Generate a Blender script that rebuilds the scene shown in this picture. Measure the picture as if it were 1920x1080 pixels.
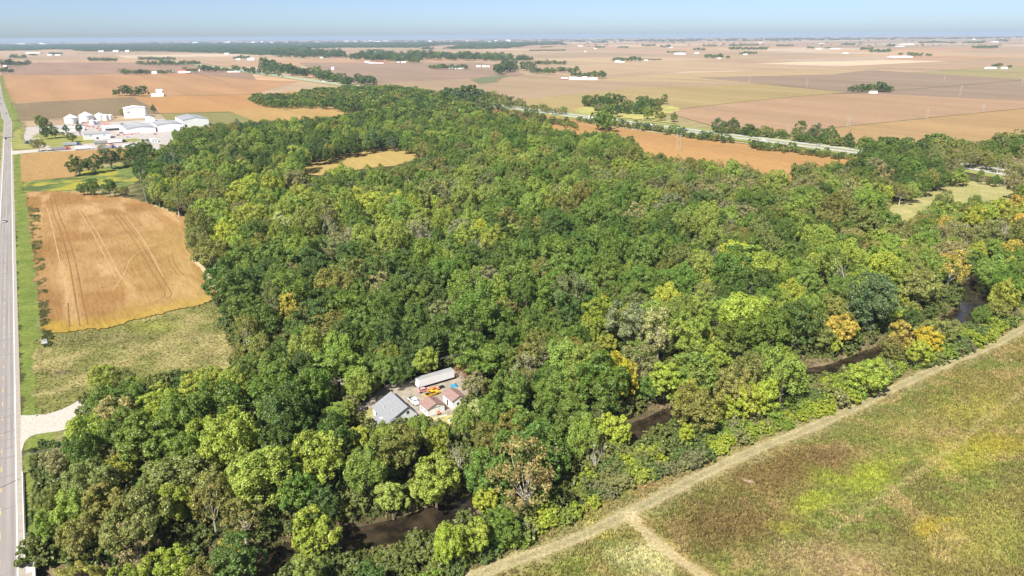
import bpy, bmesh, math, random
import numpy as np
from mathutils import Vector, Matrix
from mathutils.geometry import tessellate_polygon
for o in list(bpy.data.objects): bpy.data.objects.remove(o)
sc = bpy.context.scene
C = sc.collection
rad = math.radians
rng = np.random.default_rng(7)
random.seed(7)

# ------------------------------------------------------------------ camera, sky, sun, exposure
CAM_H = 120.0; FPX = 1331.0
pitch = math.atan((540 - 66) / FPX); roll = rad(0.403)
D_ = np.array([0, math.cos(pitch), -math.sin(pitch)]); r0 = np.array([1., 0, 0]); u0 = np.cross(r0, D_)
R_ = r0 * math.cos(roll) - u0 * math.sin(roll); U_ = u0 * math.cos(roll) + r0 * math.sin(roll)
cam = bpy.data.cameras.new('camera'); camo = bpy.data.objects.new('camera', cam); C.objects.link(camo)
m = Matrix((R_, U_, -D_)).transposed().to_4x4(); m.translation = (0, 0, CAM_H); camo.matrix_world = m
cam.sensor_width = 36; cam.lens = FPX / 1920 * 36; cam.clip_start = 1; cam.clip_end = 90000
sc.camera = camo
SUN_AZ = rad(-150); SUN_EL = rad(49)          # clockwise from the camera heading (+Y)
sdir = Vector((math.sin(SUN_AZ) * math.cos(SUN_EL), math.cos(SUN_AZ) * math.cos(SUN_EL), math.sin(SUN_EL)))
W = bpy.data.worlds.new('World'); sc.world = W; W.use_nodes = True
wt = W.node_tree; sky = wt.nodes.new('ShaderNodeTexSky'); sky.sky_type = 'NISHITA'; sky.sun_disc = False
sky.sun_elevation = SUN_EL; sky.sun_rotation = SUN_AZ % (2 * math.pi); sky.altitude = 0
sky.air_density = 0.44; sky.dust_density = 0.7; sky.ozone_density = 1.2
bg = wt.nodes['Background']; wt.links.new(sky.outputs[0], bg.inputs[0]); bg.inputs[1].default_value = 0.083
sl = bpy.data.lights.new('sun', 'SUN'); sl.energy = 4.7; sl.angle = rad(0.53); sl.color = (1.0, 0.955, 0.88)
so = bpy.data.objects.new('sun', sl); C.objects.link(so); so.rotation_euler = sdir.to_track_quat('Z', 'Y').to_euler()
sc.view_settings.view_transform = 'Standard'; sc.view_settings.look = 'None'; sc.view_settings.gamma = 1
sc.view_settings.exposure = 0.90; sc.view_settings.use_curve_mapping = False
cy = sc.cycles
cy.max_bounces = 5; cy.diffuse_bounces = 2; cy.glossy_bounces = 2; cy.transmission_bounces = 3; cy.volume_bounces = 0
cy.transparent_max_bounces = 6; cy.use_denoising = True; cy.sample_clamp_indirect = 6; cy.caustics_reflective = False; cy.caustics_refractive = False

def G(px, py, z=0.0):
    v = D_ + R_ * ((px - 960) / FPX) + U_ * ((540 - py) / FPX)
    t = (z - CAM_H) / v[2]
    return v[0] * t, v[1] * t
def P(X, Y, Z):
    X, Y, Z = np.asarray(X, float), np.asarray(Y, float), np.asarray(Z, float) - CAM_H
    d = X * D_[0] + Y * D_[1] + Z * D_[2]
    return (960 + FPX * (X * R_[0] + Y * R_[1] + Z * R_[2]) / d, 540 - FPX * (X * U_[0] + Y * U_[1] + Z * U_[2]) / d, d)
TH = rad(33.6)                                 # local +Y runs along the state road
UV = np.array([math.cos(TH), math.sin(TH)]); UU = np.array([-math.sin(TH), math.cos(TH)])
def W2(u, v): return UU * u + UV * v
def toUV(x, y): return x * UU[0] + y * UU[1], x * UV[0] + y * UV[1]

# ------------------------------------------------------------------ noise
class VN:
    def __init__(s, seed):
        s.t = np.random.default_rng(seed).random((256, 256))
    def __call__(s, x, y):
        x = np.asarray(x, float); y = np.asarray(y, float)
        xi = np.floor(x).astype(int); yi = np.floor(y).astype(int); fx = x - xi; fy = y - yi
        fx = fx * fx * (3 - 2 * fx); fy = fy * fy * (3 - 2 * fy); g = lambda a, b: s.t[a & 255, b & 255]
        return (g(xi, yi) * (1 - fx) + g(xi + 1, yi) * fx) * (1 - fy) + (g(xi, yi + 1) * (1 - fx) + g(xi + 1, yi + 1) * fx) * fy
vn = [VN(i) for i in range(12)]
def fbm(k, x, y, s, n=4):
    r = 0; a = .5; t = 0
    for i in range(n):
        r = r + a * vn[(k + i) % 12](np.asarray(x) / s + 17 * i, np.asarray(y) / s + 31 * i); t += a; a *= .5; s *= .5
    return r / t
def sstep(a, b, x):
    t = np.clip((np.asarray(x, float) - a) / (b - a), 0, 1); return t * t * (3 - 2 * t)
def inpoly(px, py, poly):
    px = np.asarray(px, float); py = np.asarray(py, float); r = np.zeros(px.shape, bool); n = len(poly)
    for i in range(n):
        x0, y0 = poly[i]; x1, y1 = poly[(i + 1) % n]
        if y0 == y1: continue
        c = ((y0 > py) != (y1 > py)) & (px < (x1 - x0) * (py - y0) / (y1 - y0) + x0); r ^= c
    return r
def pdist(x, y, pts):
    x = np.asarray(x, float); y = np.asarray(y, float); best = np.full(x.shape, 1e9)
    for (ax, ay), (bx, by) in zip(pts[:-1], pts[1:]):
        dx, dy = bx - ax, by - ay; L = dx * dx + dy * dy
        t = np.clip(((x - ax) * dx + (y - ay) * dy) / L, 0, 1)
        best = np.minimum(best, np.hypot(x - ax - t * dx, y - ay - t * dy))
    return best
def smooth(pts, n=3):
    pts = [np.array(p, float) for p in pts]
    for _ in range(n):
        q = [pts[0]]
        for a, b in zip(pts[:-1], pts[1:]): q += [a * .75 + b * .25, a * .25 + b * .75]
        q.append(pts[-1]); pts = q
    return [tuple(p) for p in pts]

# ------------------------------------------------------------------ materials
def srgb(r, g, b):
    f = lambda c: c / 12.92 if c <= .04045 else ((c + .055) / 1.055) ** 2.4
    return f(r / 255), f(g / 255), f(b / 255)
def newmat(name):
    mt = bpy.data.materials.new(name); mt.use_nodes = True
    return mt, mt.node_tree, mt.node_tree.nodes['Principled BSDF']
_mats = {}
def M(name, col, rough=.6, spec=.3, noise=.12, scale=1.5, metal=0, stretch=(1, 1, 1)):
    if name in _mats: return _mats[name]
    mt, nt, b = newmat(name); N = nt.nodes; L = nt.links
    g = N.new('ShaderNodeTexCoord'); mp = N.new('ShaderNodeMapping'); mp.inputs['Scale'].default_value = stretch
    L.new(g.outputs['Object'], mp.inputs[0])
    nz = N.new('ShaderNodeTexNoise'); nz.inputs['Scale'].default_value = scale; nz.inputs['Detail'].default_value = 5
    L.new(mp.outputs[0], nz.inputs['Vector'])
    mr = N.new('ShaderNodeMapRange'); mr.inputs[1].default_value = .3; mr.inputs[2].default_value = .7
    mr.inputs[3].default_value = 1 - noise; mr.inputs[4].default_value = 1 + noise * .6; L.new(nz.outputs[0], mr.inputs[0])
    mx = N.new('ShaderNodeMix'); mx.data_type = 'RGBA'; mx.blend_type = 'MULTIPLY'; mx.inputs[0].default_value = 1
    mx.inputs[6].default_value = (*col, 1); L.new(mr.outputs[0], mx.inputs[7]); L.new(mx.outputs[2], b.inputs['Base Color'])
    b.inputs['Roughness'].default_value = rough; b.inputs['Specular IOR Level'].default_value = spec; b.inputs['Metallic'].default_value = metal
    _mats[name] = mt; return mt

def vcol_mat(name, n1=.35, s1=.9, n2=.18, s2=.12, rough=.95, attr='col', stretch=None, rot=0):
    """colour from a mesh attribute, broken up by two scales of world-space noise"""
    mt, nt, b = newmat(name); N = nt.nodes; L = nt.links
    a = N.new('ShaderNodeAttribute'); a.attribute_name = attr
    g = N.new('ShaderNodeNewGeometry'); cur = a.outputs['Color']; src = g.outputs['Position']
    if stretch:
        mp = N.new('ShaderNodeMapping'); mp.inputs['Scale'].default_value = stretch; mp.inputs['Rotation'].default_value = (0, 0, rot)
        vr = N.new('ShaderNodeVectorRotate'); vr.rotation_type = 'Z_AXIS'; vr.inputs['Angle'].default_value = -rot
        L.new(src, vr.inputs['Vector']); mp.inputs['Rotation'].default_value = (0, 0, 0); L.new(vr.outputs[0], mp.inputs[0]); src = mp.outputs[0]
    for amt, s in ((n1, s1), (n2, s2)):
        nz = N.new('ShaderNodeTexNoise'); nz.inputs['Scale'].default_value = s; nz.inputs['Detail'].default_value = 4; nz.inputs['Roughness'].default_value = .65
        L.new(src, nz.inputs['Vector'])
        mr = N.new('ShaderNodeMapRange'); mr.inputs[1].default_value = .3; mr.inputs[2].default_value = .7
        mr.inputs[3].default_value = 1 - amt; mr.inputs[4].default_value = 1 + amt * .8; L.new(nz.outputs[0], mr.inputs[0])
        mx = N.new('ShaderNodeMix'); mx.data_type = 'RGBA'; mx.blend_type = 'MULTIPLY'; mx.inputs[0].default_value = 1
        L.new(cur, mx.inputs[6]); L.new(mr.outputs[0], mx.inputs[7]); cur = mx.outputs[2]
    L.new(cur, b.inputs['Base Color']); b.inputs['Roughness'].default_value = rough; b.inputs['Specular IOR Level'].default_value = .05
    return mt
MAT_GROUND = vcol_mat('soil', .3, .5, .2, .06)
MAT_CROP = vcol_mat('crop', .20, .8, .15, .012, stretch=(1, .12, 1), rot=TH)
MAT_FARM = vcol_mat('farmland', .10, .012, .10, .003, stretch=(1, .25, 1), rot=TH)
MAT_MEADOW = vcol_mat('meadow_soil', .4, 1.3, .2, .15)
MAT_LAWN = vcol_mat('lawn', .38, .7, .2, .12)

def leaf_mat(name, trans=.36):
    mt, nt, b = newmat(name); N = nt.nodes; L = nt.links; N.remove(b)
    a = N.new('ShaderNodeAttribute'); a.attribute_type = 'INSTANCER'; a.attribute_name = 'col'
    v = N.new('ShaderNodeAttribute'); v.attribute_name = 'v'; lb = N.new('ShaderNodeAttribute'); lb.attribute_name = 'lobe'
    hs = N.new('ShaderNodeHueSaturation')
    mh = N.new('ShaderNodeMapRange'); mh.inputs[3].default_value = .488; mh.inputs[4].default_value = .517; L.new(lb.outputs['Fac'], mh.inputs[0])
    mv = N.new('ShaderNodeMapRange'); mv.inputs[3].default_value = .58; mv.inputs[4].default_value = 1.62; L.new(v.outputs['Fac'], mv.inputs[0])
    L.new(mh.outputs[0], hs.inputs['Hue']); L.new(mv.outputs[0], hs.inputs['Value']); L.new(a.outputs['Color'], hs.inputs['Color'])
    d = N.new('ShaderNodeBsdfDiffuse'); t = N.new('ShaderNodeBsdfTranslucent'); gl = N.new('ShaderNodeBsdfGlossy'); gl.inputs['Roughness'].default_value = .5
    mx = N.new('ShaderNodeMixShader'); mx.inputs[0].default_value = trans; m2 = N.new('ShaderNodeMixShader'); m2.inputs[0].default_value = .035
    L.new(hs.outputs[0], d.inputs[0]); L.new(hs.outputs[0], t.inputs[0]); L.new(d.outputs[0], mx.inputs[1]); L.new(t.outputs[0], mx.inputs[2])
    L.new(mx.outputs[0], m2.inputs[1]); L.new(gl.outputs[0], m2.inputs[2]); L.new(m2.outputs[0], N['Material Output'].inputs[0])
    return mt
LEAF = leaf_mat('leaves')
BARK = M('bark', (.2, .165, .125), .9, .1, .35, 2.5)
PALEBARK = M('pale_bark', (.46, .42, .35), .9, .1, .25, 2.5)

# ------------------------------------------------------------------ mesh helpers
def raw_mesh(name, v, f, mats, attrs=None):
    """v (n,3); f (k,4) or (k,3) array"""
    me = bpy.data.meshes.new(name); v = np.asarray(v, np.float32); f = np.asarray(f, np.int32); k, w = f.shape
    me.vertices.add(len(v)); me.vertices.foreach_set('co', v.ravel())
    me.loops.add(k * w); me.loops.foreach_set('vertex_index', f.ravel())
    me.polygons.add(k); me.polygons.foreach_set('loop_start', np.arange(0, k * w, w, dtype=np.int32))
    for mt in (mats if isinstance(mats, (list, tuple)) else [mats]): me.materials.append(mt)
    for nm, (dom, typ, arr) in (attrs or {}).items():
        at = me.attributes.new(nm, typ, dom)
        if typ == 'FLOAT': at.data.foreach_set('value', np.asarray(arr, np.float32).ravel())
        elif typ == 'INT': at.data.foreach_set('value', np.asarray(arr, np.int32).ravel())
        elif typ == 'FLOAT_VECTOR': at.data.foreach_set('vector', np.asarray(arr, np.float32).ravel())
        elif typ == 'FLOAT_COLOR':
            arr = np.asarray(arr, np.float32); arr = np.concatenate([arr, np.ones((len(arr), 1), np.float32)], 1); at.data.foreach_set('color', arr.ravel())
    me.update(calc_edges=True); me.validate()
    return me
def link(name, me, parent=None, loc=(0, 0, 0), rz=0, **props):
    o = bpy.data.objects.new(name, me); C.objects.link(o); o.location = loc; o.rotation_euler = (0, 0, rz)
    if parent is not None: o.parent = parent
    for k, v in props.items(): o[k] = v
    return o
def thing(name, label, cat, loc=(0, 0, 0), rz=0, group=None):
    o = link(name, None, None, loc, rz, label=label, category=cat)
    o.empty_display_size = .5
    if group: o['group'] = group
    return o
def dup(root, loc, rz, label, group=None, scale=None):
    r = root.copy(); C.objects.link(r); r.location = loc; r.rotation_euler = (0, 0, rz); r['label'] = label
    if group: r['group'] = group
    if scale: r.scale = scale
    for ch in root.children:
        c = ch.copy(); C.objects.link(c); c.parent = r
        for g in ch.children:
            d = g.copy(); C.objects.link(d); d.parent = c
    return r
class MB:
    def __init__(s): s.v = []; s.f = []
    def add(s, vs, fs):
        b = len(s.v); s.v += [tuple(map(float, p)) for p in vs]; s.f += [tuple(b + i for i in q) for q in fs]; return s
    def box(s, x0, x1, y0, y1, z0, z1):
        return s.add([(x0, y0, z0), (x1, y0, z0), (x1, y1, z0), (x0, y1, z0), (x0, y0, z1), (x1, y0, z1), (x1, y1, z1), (x0, y1, z1)],
                     [(3, 2, 1, 0), (4, 5, 6, 7), (0, 1, 5, 4), (1, 2, 6, 5), (2, 3, 7, 6), (3, 0, 4, 7)])
    def prism(s, prof, a, b, axis='y'):
        """profile (p,z) extruded along an axis from a to b"""
        n = len(prof); mk = (lambda p, z, t: (p, t, z)) if axis == 'y' else (lambda p, z, t: (t, p, z))
        return s.add([mk(p, z, a) for p, z in prof] + [mk(p, z, b) for p, z in prof],
                     [tuple(range(n))[::-1], tuple(range(n, 2 * n))] + [(i, (i + 1) % n, n + (i + 1) % n, n + i) for i in range(n)])
    def tube(s, pts, r, n=6):
        pts = [Vector(p) for p in pts]; r = r if hasattr(r, '__len__') else [r] * len(pts); b = len(s.v)
        for i, p in enumerate(pts):
            t = (pts[min(i + 1, len(pts) - 1)] - pts[max(i - 1, 0)]).normalized()
            a = t.orthogonal().normalized(); c = t.cross(a)
            for k in range(n):
                w = 2 * math.pi * k / n; s.v.append(tuple(p + a * (r[i] * math.cos(w)) + c * (r[i] * math.sin(w))))
        for i in range(len(pts) - 1):
            for k in range(n): s.f.append((b + i * n + k, b + i * n + (k + 1) % n, b + (i + 1) * n + (k + 1) % n, b + (i + 1) * n + k))
        s.f.append(tuple(b + k for k in range(n))[::-1]); s.f.append(tuple(b + (len(pts) - 1) * n + k for k in range(n))); return s
    def lathe(s, prof, n=20, cx=0, cy=0):
        b = len(s.v)
        for r, z in prof:
            for k in range(n): s.v.append((cx + r * math.cos(2 * math.pi * k / n), cy + r * math.sin(2 * math.pi * k / n), z))
        for i in range(len(prof) - 1):
            for k in range(n): s.f.append((b + i * n + k, b + i * n + (k + 1) % n, b + (i + 1) * n + (k + 1) % n, b + (i + 1) * n + k))
        s.f.append(tuple(b + k for k in range(n))[::-1]); s.f.append(tuple(b + (len(prof) - 1) * n + k for k in range(n))); return s
    def mesh(s, name, mat):
        me = bpy.data.meshes.new(name); me.from_pydata(s.v, [], s.f); me.materials.append(mat)
        bm = bmesh.new(); bm.from_mesh(me); bmesh.ops.recalc_face_normals(bm, faces=bm.faces); bm.to_mesh(me); bm.free(); return me
    def build(s, name, mat, parent=None, loc=(0, 0, 0), rz=0, **pr): return link(name, s.mesh(name, mat), parent, loc, rz, **pr)

def poly_sheet(name, pts, z, mat, col=None, **props):
    tri = tessellate_polygon([[Vector((p[0], p[1], 0)) for p in pts]])
    v = [(p[0], p[1], z) for p in pts]; f = []
    for t in tri:
        a, b, c = [Vector(v[i]) for i in t]
        f.append(t if (b - a).cross(c - a).z > 0 else t[::-1])
    at = {'col': ('POINT', 'FLOAT_COLOR', [col] * len(v))} if col is not None else None
    return link(name, raw_mesh(name, v, f, mat, at), kind='structure', **props)
def ribbon(name, pts, w, z, mat, col=None, kind='structure', off=0.0, **props):
    pts = [np.array(p, float) for p in pts]; v = []
    for i, p in enumerate(pts):
        t = pts[min(i + 1, len(pts) - 1)] - pts[max(i - 1, 0)]; t /= np.hypot(*t); nrm = np.array([-t[1], t[0]])
        ww = w[i] if hasattr(w, '__len__') else w
        a = p + nrm * (off + ww / 2); b = p + nrm * (off - ww / 2); v += [(a[0], a[1], z), (b[0], b[1], z)]
    f = [(2 * i, 2 * i + 1, 2 * i + 3, 2 * i + 2) for i in range(len(pts) - 1)]
    at = {'col': ('POINT', 'FLOAT_COLOR', [col] * len(v))} if col is not None else None
    o = link(name, raw_mesh(name, v, f, mat, at), **props)
    if kind: o['kind'] = kind
    return o
def grid_sheet(name, poly, z, step, mat, colfn, hfn=None, **props):
    """a sheet cut to a ground polygon, coloured per vertex (patches of growth)"""
    P_ = np.array(poly); x0, y0 = P_.min(0); x1, y1 = P_.max(0)
    xs = np.arange(x0, x1 + step, step); ys = np.arange(y0, y1 + step, step); X, Y = np.meshgrid(xs, ys)
    n, k = X.shape; ix = np.arange(n * k).reshape(n, k)
    f = np.stack([ix[:-1, :-1], ix[:-1, 1:], ix[1:, 1:], ix[1:, :-1]], -1).reshape(-1, 4)
    jx = (fbm(3, X, Y, 6, 2) - .5) * step * 4; jy = (fbm(8, X, Y, 6, 2) - .5) * step * 4
    cx = (X + jx)[:-1, :-1] + step / 2; cyy = (Y + jy)[:-1, :-1] + step / 2
    f = f[inpoly(cx, cyy, poly).ravel()]
    used = np.unique(f); mp = np.full(n * k, -1); mp[used] = np.arange(len(used))
    x = X.ravel()[used]; y = Y.ravel()[used]; zz = np.full(len(x), z) + (hfn(x, y) if hfn else 0)
    return link(name, raw_mesh(name, np.stack([x, y, zz], 1), mp[f], mat, {'col': ('POINT', 'FLOAT_COLOR', colfn(x, y))}), kind='structure', **props)
def mixc(a, b, t):
    a = np.asarray(a, float); b = np.asarray(b, float); t = np.asarray(t, float)[:, None]; return a * (1 - t) + b * t

# ------------------------------------------------------------------ layout of the valley
creek = smooth([(-330, 60), (-230, 100), (-160, 118), (-112, 133), (-85, 135.5)] + [G(*p, -2.6) for p in
        [(480, 1066), (620, 1022), (740, 1003), (830, 970), (930, 915), (1000, 885), (1080, 862), (1180, 815), (1250, 789), (1350, 752), (1475, 715), (1540, 700), (1592, 690), (1650, 668), (1710, 640), (1800, 602), (1835, 575), (1815, 545), (1850, 522), (1930, 500), (2050, 488)]], 3)
CW = 5.6
def height(x, y):
    d = pdist(x, y, creek) + (fbm(2, x, y, 9, 2) - .5) * 3
    return -3.3 * (1 - sstep(CW - .8, CW + 3.6, d))
FIELD = {}
def GP(pts, z=0): return [G(a, b, z) for a, b in pts]

# ground: one sheet to the horizon, finer around the creek
xs = np.concatenate([np.linspace(-40000, -500, 30), np.arange(-470, -250, 10), np.arange(-250, 270, 2.0), np.arange(270, 620, 10), np.linspace(650, 40000, 30)])
ys = np.concatenate([np.linspace(-3000, 60, 12), np.arange(80, 100, 5), np.arange(100, 380, 2.0), np.arange(380, 1800, 20), np.linspace(1850, 25000, 30)])
X, Y = np.meshgrid(xs, ys); n, k = X.shape; ix = np.arange(n * k).reshape(n, k)
fl = np.stack([ix[:-1, :-1], ix[:-1, 1:], ix[1:, 1:], ix[1:, :-1]], -1).reshape(-1, 4)
x = X.ravel(); y = Y.ravel(); z = np.zeros(len(x)); near = (abs(x) < 600) & (y > 50) & (y < 420); z[near] = height(x[near], y[near])
z -= 0.02
fx = fbm(1, x, y, 25, 4); col = mixc((.05, .065, .022), (.085, .08, .035), sstep(.4, .65, fx))
col = np.where((z < -.5)[:, None] & near[:, None], mixc((.08, .065, .035), (.19, .145, .085), sstep(.4, .7, fx)), col)
far = (np.hypot(x, y) > 1900) | (y < 60) | (abs(x) > 800)
far |= ~((y < 480) | inpoly(P(x, np.maximum(y, 60), z)[0], P(x, np.maximum(y, 60), z)[1], [(240, 400), (240, 300), (640, 165), (800, 170), (1000, 240), (1190, 285), (1480, 345), (1900, 300), (2100, 600), (400, 600)]))
col = np.where(far[:, None], mixc((.24, .215, .085), (.31, .25, .13), fx), col)
link('ground', raw_mesh('ground', np.stack([x, y, z], 1), fl, MAT_GROUND, {'col': ('POINT', 'FLOAT_COLOR', col)}), kind='structure')
# creek water
WATER, nt, b = newmat('creek_water'); b.inputs['Base Color'].default_value = (.05, .034, .02, 1); b.inputs['Roughness'].default_value = .07; b.inputs['Specular IOR Level'].default_value = .5
nz = nt.nodes.new('ShaderNodeTexNoise'); nz.inputs['Scale'].default_value = .25; nz.inputs['Detail'].default_value = 4
cr = nt.nodes.new('ShaderNodeValToRGB'); cr.color_ramp.elements[0].position = .4; cr.color_ramp.elements[0].color = (.016, .012, .008, 1); cr.color_ramp.elements[1].position = .72; cr.color_ramp.elements[1].color = (.060, .043, .025, 1)
gm = nt.nodes.new('ShaderNodeNewGeometry'); nt.links.new(gm.outputs['Position'], nz.inputs['Vector']); nt.links.new(nz.outputs[0], cr.inputs[0]); nt.links.new(cr.outputs[0], b.inputs['Base Color'])
n2 = nt.nodes.new('ShaderNodeTexNoise'); n2.inputs['Scale'].default_value = 1.6; bp = nt.nodes.new('ShaderNodeBump'); bp.inputs['Strength'].default_value = .12; bp.inputs['Distance'].default_value = .1
nt.links.new(gm.outputs['Position'], n2.inputs['Vector']); nt.links.new(n2.outputs[0], bp.inputs['Height']); nt.links.new(bp.outputs[0], b.inputs['Normal'])
ribbon('creek', creek, 2 * CW + 5, -2.6, WATER)

# ---- farmland patchwork out to the horizon (each section a slightly different crop)
SOY = [(.42, .265, .15), (.40, .265, .16), (.45, .295, .165), (.39, .27, .165)]; CORN = [(.36, .265, .165), (.34, .25, .155), (.39, .285, .175)]; PALE = [(.50, .385, .26), (.52, .39, .27)]
pal = SOY * 3 + CORN * 3 + PALE
vv = []; ff = []; cc = []
def quad_uv(u0, u1, v0, v1, zz, c):
    b = len(vv)
    for u, v in ((u0, v0), (u0, v1), (u1, v1), (u1, v0)):
        p = W2(u, v); vv.append((p[0], p[1], zz)); cc.append(c)
    ff.append((b + 3, b + 2, b + 1, b))
u = 1250.0; iu = 0
while u < 29000:
    du = random.choice([400, 400, 800]) if u < 6000 else random.choice([800, 1200])
    v = -13000.0
    while v < 27000:
        dv = random.choice([400, 800, 800, 1200]) * (1 if u < 6000 else 1.6)
        cu, cv = u + du / 2, v + dv / 2; p = W2(cu, cv)
        if p[1] > 1200 and p[1] < 26500 and abs(p[0]) < p[1] * .95 + 1500:
            c = np.array(random.choice(pal)) * random.uniform(.9, 1.1)
            quad_uv(u + 3, u + du - 3, v + 2, v + dv - 2, .25, c)
        v += dv
    u += du
link('farmland', raw_mesh('farmland', vv, ff, MAT_FARM, {'col': ('POINT', 'FLOAT_COLOR', np.array(cc) * .92)}), kind='structure')

# ---- named fields, drawn where they lie
def field(pix, z, col, mat=MAT_CROP, name='field'):
    return poly_sheet(name, GP(pix), z, mat, tuple((np.array(col) * .9 + np.array((.36, .265, .17)) * .1) * (.60, .595, .59)))
field([(2, 140), (100, 142), (330, 137), (480, 150), (560, 153), (470, 178), (250, 182), (110, 190), (14, 193)], .50, (.60, .345, .17))
field([(2, 118), (150, 117), (380, 118), (470, 134), (480, 150), (330, 137), (100, 142), (2, 140)], .42, (.46, .30, .205))
field([(26, 195), (110, 190), (250, 182), (262, 190), (290, 203), (300, 214), (180, 219), (60, 225), (36, 226)], .52, (.325, .245, .135))
field([(250, 182), (480, 178), (620, 166), (560, 190), (500, 206), (440, 212), (300, 214), (290, 203)], .54, (.62, .345, .135))
field([(300, 214), (428, 209), (500, 228), (440, 240), (330, 245)], .56, (.34, .32, .12))
field([(430, 209), (500, 203), (612, 199), (668, 214), (560, 230), (490, 232)], .58, (.60, .39, .14))
field([(552, 326), (600, 297), (690, 283), (742, 273), (800, 294), (740, 312), (690, 316), (600, 330)], .5, (.62, .455, .15), name='clearing')
field([(905, 200), (1000, 210), (1120, 233), (1210, 247), (1340, 264), (1480, 281), (1620, 297), (1600, 320), (1480, 345), (1200, 310), (1170, 262), (1000, 245)], .5, (.63, .36, .135))
field([(1530, 244), (1930, 203), (1990, 260), (1830, 300), (1700, 290), (1560, 262), (1530, 255)], .66, (.56, .37, .17))
field([(1245, 208), (1430, 188), (1560, 176), (1670, 178), (1940, 190), (1930, 203), (1530, 244), (1500, 258), (1350, 240), (1260, 216)], .62, (.55, .36, .215))
field([(940, 192), (1180, 166), (1440, 158), (1480, 164), (1590, 174), (1430, 188), (1245, 208), (1230, 225), (1090, 215), (1000, 200)], .6, (.50, .385, .17))
field([(640, 160), (880, 148), (985, 141), (1070, 150), (1440, 158), (1180, 166), (940, 192), (830, 172)], .55, (.52, .38, .235))
field([(1060, 150), (1130, 148), (1300, 136), (1640, 130), (1560, 140), (1300, 146), (1440, 158)], .57, (.62, .455, .25))
field([(560, 118), (900, 117), (960, 128), (985, 141), (880, 148), (640, 160), (600, 140)], .45, (.44, .31, .22))
field([(1180, 148), (1640, 132), (1930, 150), (1930, 190), (1670, 178), (1560, 176), (1440, 158)], .52, (.41, .30, .21))
field([(1040, 128), (1160, 122), (1440, 120), (1660, 128), (1300, 134), (1100, 142), (990, 140)], .59, (.64, .46, .29))
field([(1440, 113), (1670, 105), (1690, 108), (1640, 113), (1500, 116)], .6, (.66, .50, .36))
field([(38, 290), (140, 283), (258, 277), (262, 296), (150, 308), (140, 332), (40, 342)], .5, (.57, .36, .135))
def weeds(x, y):
    a = fbm(4, x, y, 14, 3); c = mixc((.15, .185, .05), (.30, .275, .045), sstep(.5, .62, a)); return mixc(c, (.09, .12, .04), sstep(.56, .66, fbm(6, x, y, 10, 3)))
grid_sheet('weed_strip', GP([(40, 338), (140, 330), (150, 322), (275, 300), (300, 310), (262, 340), (240, 352), (150, 356), (42, 362)]), .3, 2.0, MAT_MEADOW, weeds)

# left bean field with its yellowing headland
F1 = [(48, 362), (100, 358), (150, 362), (240, 372), (292, 386), (376, 416), (358, 440), (352, 455), (366, 475), (362, 490), (385, 508), (402, 540), (408, 563), (300, 590), (180, 618), (82, 628), (74, 560), (64, 470), (54, 400)]
f1g = GP(F1); headland = GP([(82, 628), (180, 618), (300, 590), (408, 563)]); head2 = GP([(402, 560), (385, 508), (362, 490), (356, 440)])
def bean(x, y):
    u, v = toUV(x, y); a = fbm(2, x, y, 40, 4); b = fbm(7, u / 6, v, 9, 3)
    c = mixc((.262, .145, .052), (.335, .205, .085), sstep(.35, .65, a)); c = mixc(c, (.46, .305, .145), .55 * sstep(.55, .72, b))
    d = pdist(x, y, headland) + (fbm(5, x, y, 12, 3) - .5) * 20; c = mixc(c, (.35, .24, .04), .75 * (1 - sstep(4, 24, d)))
    d = pdist(x, y, head2) + (fbm(5, x, y, 12, 3) - .5) * 30; return mixc(c, (.35, .245, .08), .4 * (1 - sstep(5, 50, d)))
grid_sheet('bean_field', f1g, .45, 1.5, MAT_CROP, bean)
DARKTRACK = M('crushed_stems', (.215, .12, .045), .95, .05, .35, .4); PALETRACK = M('bleached_stems', (.42, .285, .145), .95, .05, .25, .5)
def track(pix, gap, w, mat, z=.47):
    pts = smooth(GP(pix), 2)
    for s in ((-gap / 2, gap / 2) if gap else (0,)): ribbon('tractor_track', pts, w * np.array([random.uniform(.55, .95) for _ in pts]), z, mat, off=s)
track([(98, 368), (104, 400), (122, 440), (138, 500), (150, 570), (158, 612)], 3.0, .75, DARKTRACK)
track([(108, 383), (170, 384), (210, 395), (232, 420), (262, 460), (285, 500), (305, 535), (318, 552), (310, 562), (285, 572), (230, 582)], 2.8, .6, DARKTRACK)
track([(88, 390), (98, 425), (102, 445), (112, 490), (122, 530), (128, 568), (131, 612)], 0, .8, PALETRACK)
track([(128, 570), (131, 615)], 0, .7, DARKTRACK, .475)
track([(150, 392), (180, 440), (200, 478), (222, 522)], 2.6, .7, PALETRACK)
track([(235, 405), (262, 440), (285, 478), (306, 520)], 0, .8, PALETRACK)
track([(318, 480), (325, 500), (340, 518)], 2.5, .5, DARKTRACK)
track([(212, 545), (235, 515), (245, 480), (300, 455), (340, 445)], 0, .7, PALETRACK)

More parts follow.
